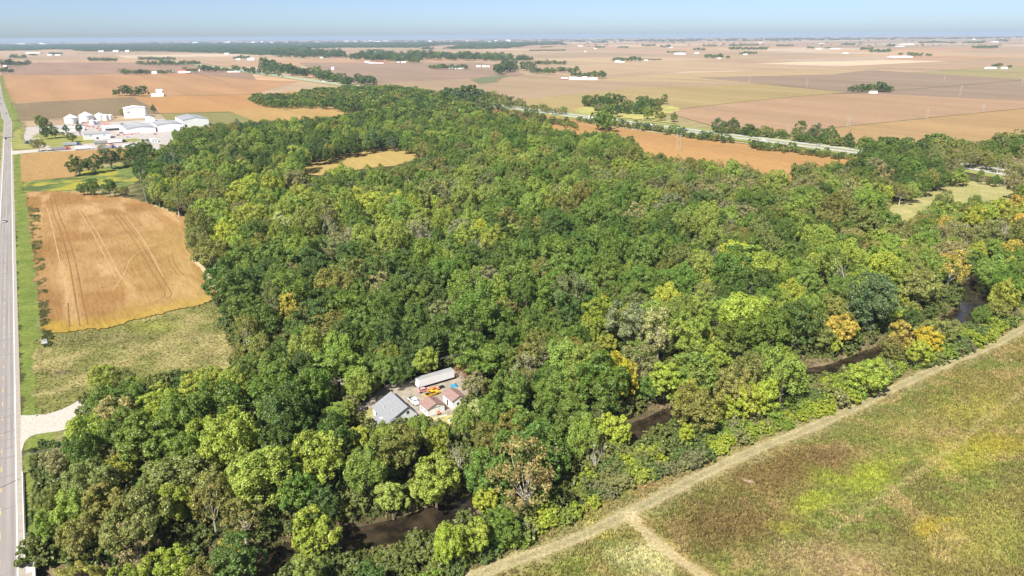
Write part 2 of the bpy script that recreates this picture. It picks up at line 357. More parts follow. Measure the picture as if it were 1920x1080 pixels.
# mown grass beside it
F3 = [(63, 640), (82, 629), (408, 564), (425, 575), (470, 640), (480, 730), (330, 760), (175, 750), (148, 752), (100, 776), (66, 782)]
def mown(x, y):
    u, v = toUV(x, y); a = fbm(3, x, y, 12, 4); b = fbm(9, v * 1, u / 12, 2.2, 2)
    c = mixc((.175, .175, .055), (.295, .255, .105), sstep(.38, .62, a)); c = mixc(c, (.35, .285, .12), .6 * sstep(.5, .7, b) * sstep(.45, .3, fbm(1, x, y, 60, 2)))
    px, py, _ = P(x, y, 0 * x); g = np.exp(-((px - 290) / 45.) ** 2 - ((py - 613) / 12.) ** 2); c = mixc(c, (.26, .27, .06), .8 * g)
    g = np.exp(-((px - 200) / 110.) ** 2 - ((py - 632) / 13.) ** 2); c = mixc(c, (.17, .155, .06), .75 * g)
    g = np.exp(-((px - 115) / 14.) ** 2 - ((py - 698) / 5.) ** 2); return mixc(c, (.15, .115, .08), .8 * g)
grid_sheet('mown_grass', GP(F3), .06, 1.2, MAT_LAWN, mown)
# road verge
def verge(x, y):
    u, v = toUV(x, y); c = mixc((.10, .15, .03), (.20, .225, .055), fbm(5, x, y, 9, 4)); e = v + 17 + (fbm(2, x, y, 10, 3) - .5) * 3
    c = mixc(c, (.17, .155, .07), sstep(3.2, 5.2, e)); return mixc(c, (.26, .21, .10), sstep(.55, .7, fbm(8, x, y, 5, 3)) * sstep(2.5, 5, e))
grid_sheet('road_verge', [tuple(W2(u, v)) for u, v in ((178, -21.0), (1160, -21.0), (1160, -8.6), (400, -8.6), (178, -8.6))], .03, 1.2, MAT_LAWN, verge)
grid_sheet('road_verge', [tuple(W2(u, v)) for u, v in ((100, -34), (1160, -34), (1160, -46), (100, -46))], .03, 3, MAT_LAWN, verge)

# the rough meadow below the mown track
path_px = [(840, 1105), (900, 1076), (960, 1052), (1080, 1012), (1180, 962), (1250, 925), (1330, 884), (1400, 850), (1540, 795), (1650, 742), (1750, 692), (1860, 650), (1925, 612), (1990, 585)]
PATH = smooth(GP(path_px), 3); PATH2 = smooth(GP([(1182, 964), (1200, 990), (1232, 1020), (1275, 1052), (1330, 1090), (1390, 1130)]), 3)
PATH3 = smooth(GP([(1560, 1000), (1700, 905), (1790, 840), (1880, 760), (1960, 710)]), 3)
blobs = [  # px, py, rx, ry, colour, weight
    (1370, 980, 115, 55, (.18, .12, .05), .85), (1460, 880, 150, 40, (.185, .125, .05), .85), (1560, 850, 60, 25, (.20, .13, .06), .9), (1265, 905, 70, 25, (.30, .21, .09), .6),
    (1640, 885, 50, 34, (.30, .33, .045), .9), (1580, 900, 70, 20, (.28, .31, .045), .8), (1530, 945, 40, 18, (.29, .32, .045), .85), (1470, 985, 40, 12, (.36, .36, .06), .7),
    (1860, 835, 60, 22, (.36, .31, .035), .6), (1800, 860, 70, 30, (.36, .34, .05), .6), (1740, 990, 28, 14, (.40, .32, .03), .6), (1785, 975, 14, 8, (.46, .36, .03), .8),
    (1215, 1055, 48, 30, (.50, .47, .24), .8), (1165, 1035, 25, 12, (.50, .46, .22), .6), (1130, 985, 45, 16, (.34, .35, .05), .8), (1150, 1005, 20, 8, (.46, .40, .05), .7),
    (1060, 1050, 70, 30, (.26, .27, .07), .7), (1560, 1050, 130, 40, (.34, .25, .13), .8), (1830, 770, 80, 30, (.32, .29, .06), .6), (1700, 800, 70, 30, (.34, .28, .10), .5),
    (1395, 893, 9, 4, (.56, .45, .34), .9), (1850, 1000, 90, 60, (.33, .29, .08), .6), (1330, 850, 60, 14, (.32, .30, .12), .5)]
def meadow(x, y):
    px, py, _ = P(x, y, 0 * x); a = fbm(1, x, y, 18, 4); b = fbm(6, x, y, 7, 4)
    c = mixc((.225, .195, .06), (.185, .205, .05), sstep(.4, .6, a)); c = mixc(c, (.33, .25, .11), .75 * sstep(.52, .7, b)); c = mixc(c, (.19, .165, .055), .8 * sstep(.44, .3, b))
    wx = (fbm(4, x, y, 12, 3) - .5) * 70; wy = (fbm(10, x, y, 12, 3) - .5) * 50
    for bx, by, rx, ry, bc, w in blobs:
        g = np.exp(-(((px + wx - bx) / rx) ** 2 + ((py + wy - by) / ry) ** 2) ** 1.5); c = mixc(c, bc, w * g)
    d = pdist(x, y, PATH); e = d + (b - .5) * 5
    c = mixc(c, (.285, .245, .115), .75 * (1 - sstep(2.0, 7.0, e))); c = mixc(c, (.29, .26, .135), .8 * (1 - sstep(1.3, 2.4, d + (b - .5) * 2)))
    c = mixc(c, (.39, .315, .185), .85 * (1 - sstep(.25, .55, abs(d - 1.2) + (b - .5) * .5)))
    d = pdist(x, y, PATH2); c = mixc(c, (.40, .33, .18), .6 * (1 - sstep(1.6, 3.0, d + (b - .5) * 3))); c = mixc(c, (.47, .37, .21), .8 * (1 - sstep(.3, .6, abs(d - .9) + (b - .5) * .7)))
    d = pdist(x, y, PATH3); return mixc(c, (.42, .35, .17), .35 * (1 - sstep(.5, 1.6, d + (b - .5) * 2)))
MEADOW = GP([(700, 1150), (840, 1060), (940, 1018), (1030, 978), (1110, 930), (1170, 902), (1280, 862), (1390, 814), (1490, 774), (1590, 735), (1680, 685), (1760, 664), (1840, 626), (1915, 575), (2020, 560), (2150, 900), (2100, 1200), (700, 1200)])
grid_sheet('meadow', MEADOW, .04, .9, MAT_MEADOW, meadow)
def tan_clear(x, y): return mixc((.25, .25, .08), (.40, .35, .16), fbm(4, x, y, 10, 4))
grid_sheet('dry_clearing', GP([(1640, 420), (1660, 388), (1740, 352), (1780, 342), (1830, 340), (1915, 350), (1905, 385), (1840, 395), (1800, 390), (1740, 410), (1720, 450), (1690, 460)]), .06, 2.0, MAT_LAWN, tan_clear)

# ------------------------------------------------------------------ state road on the left
CONC = M('road_concrete', (.295, .268, .245), .85, .2, .16, .35, stretch=(1, .05, 1)); SHOULDER = M('road_shoulder', (.345, .31, .255), .9, .15, .14, .6)
RUT = M('tyre_band', (.262, .24, .222), .85, .2, .2, .5, stretch=(1, .04, 1)); WHITE_L = M('white_line', (.82, .82, .80), .7, .2, .08, 2); YELLOW_L = M('yellow_line', (.72, .50, .16), .7, .2, .2, 1)
JOINT = M('joint_seal', (.24, .225, .215), .9, .1, .2, 1); GRAVEL = M('gravel', (.47, .43, .37), .95, .1, .2, 1.2)
RC = -26.4; RU0, RU1 = -60, 1150
curve = [tuple(W2(u, RC)) for u in (1130, 1250, 1370)] + smooth(GP([(10.5, 221), (9.3, 214), (6, 204), (2.5, 194.5), (0, 184), (-1.5, 172), (-3, 160), (-6, 146)]), 2)
def strip_uv(name, v0, v1, z, mat, u0=RU0, u1=RU1):
    return poly_sheet(name, [tuple(W2(u0, v0)), tuple(W2(u0, v1)), tuple(W2(u1, v1)), tuple(W2(u1, v0))], z, mat)
def local_strip(name, v0, v1, z, mat, u0=RU0, u1=RU1):
    """same, with object axes along the road so the material's streaks follow it"""
    me = raw_mesh(name, [(v0, u0, 0), (v1, u0, 0), (v1, u1, 0), (v0, u1, 0)], [(0, 1, 2, 3)], mat)
    o = link(name, me, None, (0, 0, z), TH, kind='structure'); return o
local_strip('road_shoulder', RC - 5.2, RC + 5.2, .075, SHOULDER); local_strip('road_shoulder', RC - 6.5, RC + 6.5, .07, SHOULDER, RU0, 178); local_strip('road', RC - 3.65, RC + 3.65, .10, CONC)
for c in (-2.6, -.95, .95, 2.6): local_strip('road_wheel_band', RC + c - .42, RC + c + .42, .106, RUT)
for c in (-3.62, 3.62): local_strip('road_edge_line', RC + c - .13, RC + c + .13, .112, WHITE_L)
for u in np.arange(40, 1140, 12.0): local_strip('road_center_dash', RC - .08, RC + .08, .112, YELLOW_L, u, u + 3.2)
for u in np.arange(60, 700, 6.0): local_strip('road_joint', RC - 3.6, RC + 3.5, .1145, JOINT, u + random.uniform(-.6, .6), u + random.uniform(.62, .68) if random.random() < .2 else u + .62 + random.uniform(.06, .11)) if random.random() < .55 else None
grid_sheet('road_verge', GP([(23, 247), (40, 238), (37, 226), (33, 214), (25, 196), (14, 175), (8, 158), (4, 141), (-14, 141), (-14, 247)]), .62, 6, MAT_LAWN, lambda x, y: mixc((.13, .175, .035), (.22, .235, .07), fbm(5, x, y, 30, 3)))
ribbon('road_shoulder', curve, 10.4, .66, SHOULDER); ribbon('road', curve, 7.4, .70, CONC)
# side drives to the plant and the farm drive
def pix_poly(name, pix, z, mat): return poly_sheet(name, smooth(GP(pix) + [GP(pix)[0]], 1)[:-1], z, mat)
pix_poly('gravel_drive', [(39, 779), (60, 779), (100, 774), (130, 762), (150, 749), (172, 745), (176, 752), (160, 768), (148, 780), (132, 788), (130, 799), (118, 808), (85, 812), (60, 816), (46, 828), (41, 848), (38, 850)], .09, GRAVEL)
pix_poly('plant_drive', [(20, 233), (60, 231), (70, 229), (110, 227), (120, 230), (100, 233), (70, 234.5), (45, 236), (20, 236)], .09, GRAVEL)
pix_poly('plant_drive', [(20, 283), (60, 281), (85, 278), (120, 282), (95, 284), (60, 286), (40, 288), (21, 291)], .09, GRAVEL)
YARD = M('yard_concrete', (.41, .37, .335), .9, .15, .2, .15)
pix_poly('plant_yard', [(46, 233), (68, 231), (100, 232), (160, 232), (205, 220), (232, 218), (300, 216), (400, 236), (395, 262), (300, 292), (280, 290), (230, 280), (180, 284), (120, 284), (95, 282), (80, 276), (60, 271), (45, 262), (45, 250), (50, 243)], .085, YARD)
def yardgrass(x, y): return mixc((.19, .21, .05), (.31, .29, .10), fbm(4, x, y, 14, 3))
for pp in ([(62, 255), (68, 250), (95, 247), (115, 252), (150, 256), (175, 262), (178, 268), (140, 272), (118, 279), (95, 277), (75, 270), (62, 263)], [(21, 237), (44, 236), (44, 262), (62, 272), (62, 280), (22, 281)], [(88, 229), (122, 226), (124, 233), (92, 236)], [(205, 263), (255, 259), (270, 264), (230, 267), (205, 268)]):
    grid_sheet('plant_lawn', GP(pp), .12, 2.5, MAT_LAWN, yardgrass)
YARDSOIL = M('farmyard_gravel', (.33, .285, .225), .95, .1, .3, .4)
pix_poly('farmyard', [(655, 770), (690, 745), (720, 722), (775, 712), (860, 690), (885, 715), (885, 775), (875, 800), (800, 802), (740, 810), (700, 800), (690, 775), (660, 782)], .05, YARDSOIL)
def lawnf(x, y): return mixc((.27, .27, .08), (.42, .36, .16), fbm(4, x, y, 8, 3))
grid_sheet('farm_lawn', GP([(672, 800), (680, 775), (702, 762), (712, 790), (705, 815), (680, 815)]), .075, .9, MAT_LAWN, lawnf)
grid_sheet('farm_lawn', GP([(745, 812), (800, 782), (842, 778), (885, 770), (890, 800), (860, 830), (800, 825)]), .075, .9, MAT_LAWN, lawnf)

# interstate: two carriageways and a grass median
icl = smooth(GP([(1990, 345), (1840, 316), (1645, 290), (1480, 269), (1300, 247), (1080, 218), (905, 195), (800, 179), (640, 158.5), (530, 143.5), (450, 132.5), (385, 123.5), (300, 112)]), 2)
IW = M('interstate_concrete', (.40, .38, .355), .85, .2, .1, .1)
def vgr(x, y): return mixc((.17, .21, .05), (.30, .29, .10), fbm(4, x, y, 20, 3))
ribbon('interstate_verge', icl, 62, .70, MAT_LAWN, (.25, .27, .085)); ribbon('interstate', icl, 10.5, .80, IW, off=9.5); ribbon('interstate', icl, 10.5, .80, IW, off=-9.5)
for f_ in (4.6, 9.5, 14.4, -4.6, -9.5, -14.4): ribbon('interstate_line', icl, .25, .812, WHITE_L, off=f_)
# ditch and field-edge lines
HEDGE = M('field_margin', (.16, .15, .06), .95, .05, .3, .05); PALEM = M('pale_margin', (.46, .37, .22), .95, .05, .2, .05)
for pix, w in (([(1540, 243), (1700, 226), (1930, 203)], 3.5), ([(1560, 177), (1690, 170), (1920, 150)], 4), ([(1440, 158), (1590, 173)], 3), ([(1250, 208), (1430, 187), (1590, 174)], 3), ([(1640, 128), (1790, 133), (1930, 137)], 8),
               ([(1170, 148), (1300, 150), (1440, 158)], 3), ([(470, 178), (300, 180), (250, 182.5)], 3), ([(300, 213.5), (440, 211)], 3), ([(2, 141), (230, 137.5)], 5), ([(700, 150), (780, 146.5), (880, 147), (935, 148)], 5), ([(930, 148.5), (940, 144), (985, 140)], 6), ([(900, 155), (935, 152), (940, 146)], 5),
               ([(360, 135), (430, 157)], 3), ([(20, 227), (125, 225)], 3)):
    ribbon('field_margin', smooth(GP(pix), 2), w, .86, HEDGE)
ribbon('field_margin', smooth(GP([(1085, 229), (1200, 246), (1400, 270), (1600, 296)]), 1), 5, .84, PALEM)
ribbon('field_margin', smooth(GP([(290, 386), (330, 398), (376, 416)]), 1), 2.5, .5, PALEM)
ribbon('field_margin', smooth(GP([(362, 488), (385, 508), (402, 540)]), 1), 2.2, .5, PALEM)
field([(880, 150), (905, 145), (940, 141), (955, 144), (930, 150), (935, 155), (900, 158)], .7, (.24, .27, .14), name='grass_waterway')
# ------------------------------------------------------------------ trees: crowns of leaf-sized faces on lobes, tapered trunks with limbs
def unit(a): return a / np.maximum(np.linalg.norm(a, axis=-1, keepdims=True), 1e-6)
def make_crown(seed, R, z0, z1, nl, nsub, nleaf, leaf, style='round', flat=1.0):
    """crown from z0 to z1, radius R -> (verts, quads, v, lobe, lobe centres)"""
    g = np.random.default_rng(seed); cz = (z0 + z1) / 2; hz = (z1 - z0) / 2
    i = np.arange(nl) + .5; ph = np.arccos(1 - 1.62 * i / nl); th = math.pi * (1 + 5 ** .5) * i + g.random() * 6
    d = np.stack([np.cos(th) * np.sin(ph), np.sin(th) * np.sin(ph), np.cos(ph)], 1) + g.normal(0, .16, (nl, 3)); d = unit(d)
    lr = R * g.uniform(.30, .46, nl); sc_ = g.uniform(.66, 1.2, nl)
    ell = np.array([R * .70, R * .70, hz * .72])
    sh = 1 - .28 * np.clip(-d[:, 2], 0, 1) if style != 'cone' else np.clip(.55 - .55 * d[:, 2], .06, 1)
    ctr = d * ell * sc_[:, None]; ctr[:, :2] *= sh[:, None]; ctr[:, 2] += cz
    if style == 'cone': lr *= np.clip(.95 - .6 * (d[:, 2] + .2), .3, 1)
    # sub lobes
    sd = unit(g.normal(0, 1, (nl, nsub, 3)) + d[:, None] * 1.05 + np.array([0, 0, .35])); sr = lr[:, None] * g.uniform(.26, .46, (nl, nsub))
    up = 1.25 if style == 'feather' else 1.0
    sct = ctr[:, None] + sd * (lr[:, None] * g.uniform(.78, 1.12, (nl, nsub)))[..., None] * np.array([1, 1, flat * up])
    sct = sct.reshape(-1, 3); sr = sr.reshape(-1); lob = np.repeat(g.random(nl), nsub) * .6 + g.random(nl * nsub) * .4; sd = sd.reshape(-1, 3)
    w = sr ** 2; cnt = g.multinomial(nleaf, w / w.sum()); idx = np.repeat(np.arange(len(sr)), cnt)
    n = len(idx); ld = unit(g.normal(0, 1, (n, 3)) + sd[idx] * .8 + np.array([0, 0, .25]))
    rr = g.uniform(.72, 1.10, n)
    pos = sct[idx] + ld * (sr[idx] * rr)[:, None] * np.array([1, 1, flat * (1.2 if style == 'feather' else .9)])
    nin = n // 16; q = unit(g.normal(0, 1, (nin, 3))) * (g.random(nin) ** .4 * .8)[:, None] * np.array([R * .8, R * .8, hz * .8]); q[:, 2] += cz - hz * .1
    pos = np.concatenate([pos, q]); nr = unit(np.concatenate([ld * .8, unit(q - [0, 0, cz])]) + np.array([0, 0, .35]) + g.normal(0, .42, (n + nin, 3)))
    lob = np.concatenate([lob[idx], np.full(nin, .3)]); n = len(pos)
    t = unit(np.cross(nr, g.normal(0, 1, (n, 3)))); bt = np.cross(nr, t); s = leaf * g.uniform(.55, 1.3, n)[:, None] * .5; e = g.uniform(.5, .9, n)[:, None]
    V = np.stack([pos - t * s * 1.15, pos + bt * s * e, pos + t * s * 1.15, pos - bt * s * e], 1)
    V[:, 1] += nr * s * .25; V[:, 3] += nr * s * .25
    F = np.arange(n * 4).reshape(n, 4)
    return V.reshape(-1, 3), F, g.random(n), lob, ctr
def crown_mesh(name, V, F, v, lob, mat=None):
    return raw_mesh(name, V, F, mat or LEAF, {'v': ('FACE', 'FLOAT', v), 'lobe': ('FACE', 'FLOAT', lob)})
def trunk_mb(seed, z0, ctr, r, lean=.5, nlimb=7, sides=6):
    g = random.Random(seed); mb = MB(); top = z0 + (ctr[:, 2].max() - z0) * .6
    lx, ly = g.uniform(-lean, lean), g.uniform(-lean, lean)
    pts = [(0, 0, -.6), (lx * .2, ly * .2, z0 * .4), (lx * .6, ly * .6, z0), (lx, ly, top)]
    mb.tube(pts, [r * 1.3, r * .95, r * .75, r * .22], sides)
    for c in sorted(ctr.tolist(), key=lambda c: g.random())[:nlimb]:
        s = g.uniform(.75, 1.05); p0 = Vector((lx * .6 * s, ly * .6 * s, z0 * s)); p2 = Vector(c) * 1.0; p1 = p0.lerp(p2, .5) + Vector((0, 0, -.06 * p2.length))
        mb.tube([p0, p1, p2], [r * .42, r * .28, r * .08], 4)
    return mb
def bare_mb(seed, H, spread=.5, r=.26):
    g = random.Random(seed); limbs = MB(); twigs = MB()
    def grow(p, d, L, rad_, lev):
        mid = p + d * L * .5 + Vector((g.uniform(-1, 1), g.uniform(-1, 1), 0)) * L * .06; q = p + d * L
        (limbs if lev < 2 else twigs).tube([p, mid, q], [rad_, rad_ * .8, rad_ * .55], 4 if lev < 2 else 3)
        if lev >= 4: return
        for i in range((3, 4, 3, 3)[lev] if lev else 5):
            a = g.uniform(0, 6.283); t = g.uniform(.35, 1.0); s = Vector((math.cos(a), math.sin(a), g.uniform(-.1, .5))).normalized()
            nd = (d * (1 - spread * .75) + s * spread + Vector((0, 0, .12))).normalized()
            grow(p + d * L * t, nd, L * g.uniform(.45, .72), rad_ * (1 - t * .4) * .5, lev + 1)
    grow(Vector((0, 0, -.5)), Vector((g.uniform(-.08, .08), g.uniform(-.08, .08), 1)).normalized(), H * .48, r, 0)
    return limbs, twigs
# protos: style -> list of (crown mesh, trunk mesh, joined mesh)
PROTO = {}
def proto(style, seeds, R, z0, z1, nl, ns, nleaf, leaf, st='round', flat=1.0, bark=None, tr=.34, nlimb=7):
    L = []
    for s in seeds:
        V, F, v, lob, ctr = make_crown(s, R, z0, z1, nl, ns, nleaf, leaf, st, flat)
        L.append((crown_mesh('crown', V, F, v, lob), trunk_mb(s, z0 + .8, ctr, tr, nlimb=nlimb).mesh('trunk', bark or BARK)))
    PROTO[style] = L
proto('round', (11, 12, 13, 14), 6.0, 3.2, 15.0, 15, 9, 8600, .46)
proto('dense', (21, 22, 23), 6.2, 2.2, 15.5, 20, 10, 9600, .43)
proto('feather', (31, 32, 33), 6.0, 3.5, 17.5, 18, 11, 9000, .44, 'feather')
proto('spread', (41, 42, 43), 7.0, 4.5, 13.0, 17, 9, 8600, .46, 'round', .8)
proto('ragged', (51, 52, 53), 6.0, 4.5, 15.5, 13, 7, 3000, .46, 'round', 1.0, PALEBARK, .36, 13)
proto('tall', (61, 62), 4.6, 3.0, 18.0, 15, 9, 7000, .44)
proto('cone', (71, 72), 3.6, .8, 15.0, 26, 6, 3600, .5, 'cone')
proto('shrub', (81, 82, 83), 1.9, 0.0, 3.0, 8, 6, 620, .48, 'round', 1.0, None, .06, 3)
PROTO['bare'] = []
for s in (91, 92, 93):
    a, b = bare_mb(s, 15); PROTO['bare'].append((b.mesh('crown', PALEBARK), a.mesh('trunk', PALEBARK)))
FARP = []
for s in (101, 102, 103, 104):
    V, F, v, lob, ctr = make_crown(s, 6.0, 1.5, 14.0, 12, 4, 700, 1.5); FARP.append(crown_mesh('far_crown', V, F, v, lob))
def joined(cm, tm, name):
    a = bpy.data.meshes.new(name); bm = bmesh.new()
    bm.from_mesh(cm)
    n0 = len(bm.faces); bm.from_mesh(tm); bm.faces.ensure_lookup_table()
    for f in bm.faces[n0:]: f.material_index = 1
    bm.to_mesh(a); bm.free(); a.materials.append(cm.materials[0]); a.materials.append(tm.materials[0]); return a
# collections of instance sources for the "stuff" objects (not linked to the scene)
def source(name, meshes):
    c = bpy.data.collections.new(name); bpy_objs = []
    for i, me in enumerate(meshes):
        o = bpy.data.objects.new('%s_%03d' % (name, i), me); c.objects.link(o)
    return c
STYLES = ['round', 'dense', 'feather', 'spread', 'ragged', 'tall', 'cone', 'bare']
wood_meshes = []; WOFF = {}
for s in STYLES:
    WOFF[s] = (len(wood_meshes), len(PROTO[s])); wood_meshes += [joined(c, t, 'woodland_tree') for c, t in PROTO[s]]
SRC_WOOD = source('woodland_source', wood_meshes); SRC_FAR = source('far_source', FARP); SRC_SHRUB = source('shrub_source', [p[0] for p in PROTO['shrub']])
def tuft_mesh(seed, h=.9, w=.9, n=16):
    g = np.random.default_rng(seed); p = np.stack([g.normal(0, w * .3, n), g.normal(0, w * .3, n), np.zeros(n)], 1); a = g.random(n) * 6.283
    s = np.stack([np.cos(a), np.sin(a), np.zeros(n)], 1) * (w * g.uniform(.10, .2, n))[:, None]; tip = p + np.stack([g.normal(0, .22, n) * w, g.normal(0, .22, n) * w, h * g.uniform(.5, 1, n)], 1)
    V = np.stack([p - s, p + s, tip + s * .8, tip - s * .8], 1); return crown_mesh('tuft', V.reshape(-1, 3), np.arange(n * 4).reshape(n, 4), g.random(n), g.random(n))
SRC_TUFT = source('tuft_source', [tuft_mesh(i) for i in range(4)])
_groups = {}
def scatter_group(src):
    if src.name in _groups: return _groups[src.name]
    ng = bpy.data.node_groups.new('scatter_' + src.name, 'GeometryNodeTree')
    ng.interface.new_socket('Geometry', in_out='INPUT', socket_type='NodeSocketGeometry'); ng.interface.new_socket('Geometry', in_out='OUTPUT', socket_type='NodeSocketGeometry')
    N = ng.nodes; L = ng.links; i = N.new('NodeGroupInput'); o = N.new('NodeGroupOutput'); ip = N.new('GeometryNodeInstanceOnPoints'); ci = N.new('GeometryNodeCollectionInfo')
    ci.inputs[0].default_value = src; ci.inputs['Separate Children'].default_value = True; ci.inputs['Reset Children'].default_value = True
    def at(nm, t):
        a = N.new('GeometryNodeInputNamedAttribute'); a.data_type = t; a.inputs[0].default_value = nm; return a.outputs[0]
    L.new(i.outputs[0], ip.inputs['Points']); L.new(ci.outputs[0], ip.inputs['Instance']); ip.inputs['Pick Instance'].default_value = True
    L.new(at('idx', 'INT'), ip.inputs['Instance Index']); L.new(at('rot', 'FLOAT_VECTOR'), ip.inputs['Rotation']); L.new(at('scl', 'FLOAT_VECTOR'), ip.inputs['Scale'])
    L.new(ip.outputs[0], o.inputs[0]); _groups[src.name] = ng; return ng
def scatter(name, src, pos, idx, rotz, scl, col, **props):
    n = len(pos); me = bpy.data.meshes.new(name); me.vertices.add(n); me.vertices.foreach_set('co', np.asarray(pos, np.float32).ravel())
    rot = np.zeros((n, 3)); rot[:, 2] = rotz; scl = np.asarray(scl, float); scl = np.repeat(scl[:, None], 3, 1) if scl.ndim == 1 else scl
    for nm, typ, arr, key in (('idx', 'INT', idx, 'value'), ('rot', 'FLOAT_VECTOR', rot, 'vector'), ('scl', 'FLOAT_VECTOR', scl, 'vector'), ('col', 'FLOAT_VECTOR', col, 'vector')):
        at = me.attributes.new(nm, typ, 'POINT'); at.data.foreach_set(key, np.asarray(arr, np.int32 if typ == 'INT' else np.float32).ravel())
    o = link(name, me, None, kind='stuff', **props); md = o.modifiers.new('scatter', 'NODES'); md.node_group = scatter_group(src); return o

# crown colours (albedo)
COL = {'dark green': (.098, .158, .026), 'mid green': (.150, .226, .032), 'blue-green': (.105, .165, .055), 'grey-green': (.24, .255, .10), 'olive': (.235, .245, .055), 'light green': (.27, .345, .055),
       'lime green': (.36, .415, .05), 'yellow': (.54, .48, .035), 'gold': (.45, .375, .065), 'tan': (.33, .285, .11), 'cream-green': (.46, .46, .16), 'orange': (.46, .25, .05), 'rust-red': (.36, .16, .07), 'bare grey': (.44, .40, .32)}
CN = list(COL)
# ---- where crowns stand (pixel outlines of the crown mass, worked back to the ground below)
ALLOW = [[(66, 1140), (70, 1040), (76, 985), (82, 950), (90, 900), (95, 862), (106, 842), (130, 822), (150, 800), (165, 770), (160, 735), (168, 695), (235, 705), (265, 720), (320, 708), (440, 700), (452, 668), (436, 620), (418, 588), (402, 552), (404, 520), (368, 488), (358, 455), (356, 440), (375, 415), (330, 392),
          (275, 372), (262, 345), (245, 330), (268, 312), (245, 286), (262, 274), (300, 262), (330, 247), (380, 240), (430, 234), (490, 230), (560, 226), (640, 216), (668, 212), (610, 198), (560, 200), (500, 200), (462, 186), (478, 176), (540, 178), (570, 168), (640, 162), (720, 158), (800, 168), (880, 185), (905, 205),
          (960, 216), (1010, 236), (1070, 252), (1110, 250), (1155, 254), (1192, 268), (1202, 284), (1190, 292), (1300, 303), (1400, 314), (1480, 338), (1500, 318), (1530, 310), (1590, 312), (1625, 282), (1700, 276), (1790, 286), (1830, 272), (1930, 256), (2100, 250), (2200, 600), (1925, 560), (1900, 580), (1830, 615), (1750, 645), (1690, 690), (1600, 722), (1500, 752), (1400, 782), (1290, 830), (1180, 868),
          (1110, 900), (1020, 955), (940, 1000), (870, 1050), (800, 1120)]]
FORBID = [[(555, 330), (600, 299), (690, 283), (742, 273), (800, 293), (790, 306), (740, 322), (690, 322), (640, 318), (600, 336)], [(655, 800), (690, 748), (722, 722), (775, 706), (852, 688), (882, 712), (872, 770), (866, 800), (835, 800), (770, 800), (735, 812), (700, 812), (690, 790)],
          [(455, 1110), (492, 1050), (545, 1028), (588, 1040), (562, 1084), (520, 1120)], [(590, 1036), (660, 992), (740, 966), (800, 958), (835, 944), (828, 1005), (802, 1046), (772, 1082), (690, 1086), (608, 1070)], [(1052, 852), (1085, 838), (1108, 880), (1085, 888)],
          [(1105, 838), (1180, 800), (1255, 768), (1256, 806), (1180, 846), (1120, 862)], [(1465, 720), (1520, 690), (1602, 676), (1598, 712), (1500, 736)], [(1612, 668), (1655, 650), (1672, 668), (1650, 688)], [(1772, 612), (1795, 588), (1830, 582), (1824, 620)], [(1786, 525), (1835, 508), (1870, 522), (1858, 580), (1810, 572)],
          [(1650, 400), (1668, 388), (1740, 354), (1780, 344), (1830, 342), (1915, 352), (1895, 374), (1840, 382), (1800, 378), (1735, 388), (1722, 410), (1700, 425), (1680, 415)], [(1798, 306), (1882, 314), (1890, 336), (1806, 326)], [(630, 694), (652, 694), (652, 752), (630, 752)], [(815, 604), (835, 604), (835, 600), (815, 600)],
          [(640, 213), (660, 203), (690, 206), (685, 214)], [(255, 262), (322, 245), (330, 268), (300, 288), (280, 282)]]
MW, MH = 560, 300                                    # allowed/forbidden mask, 4 px cells
gx, gy = np.meshgrid((np.arange(MW) + .5) * 4, (np.arange(MH) + .5) * 4)
mask = np.zeros((MH, MW), bool)
for p in ALLOW: mask |= inpoly(gx, gy, p)
for p in FORBID: mask &= ~inpoly(gx, gy, p)
offs = np.array([(a, b) for a in np.linspace(-1, 1, 7) for b in np.linspace(-1, 1, 7) if a * a + b * b <= 1])
def cover(px, py, rx, ry):
    ix = np.clip(((px[:, None] + offs[:, 0] * rx[:, None]) / 4).astype(int), 0, MW - 1); iy = np.clip(((py[:, None] + offs[:, 1] * ry[:, None]) / 4).astype(int), 0, MH - 1)
    return mask[iy, ix].mean(1)
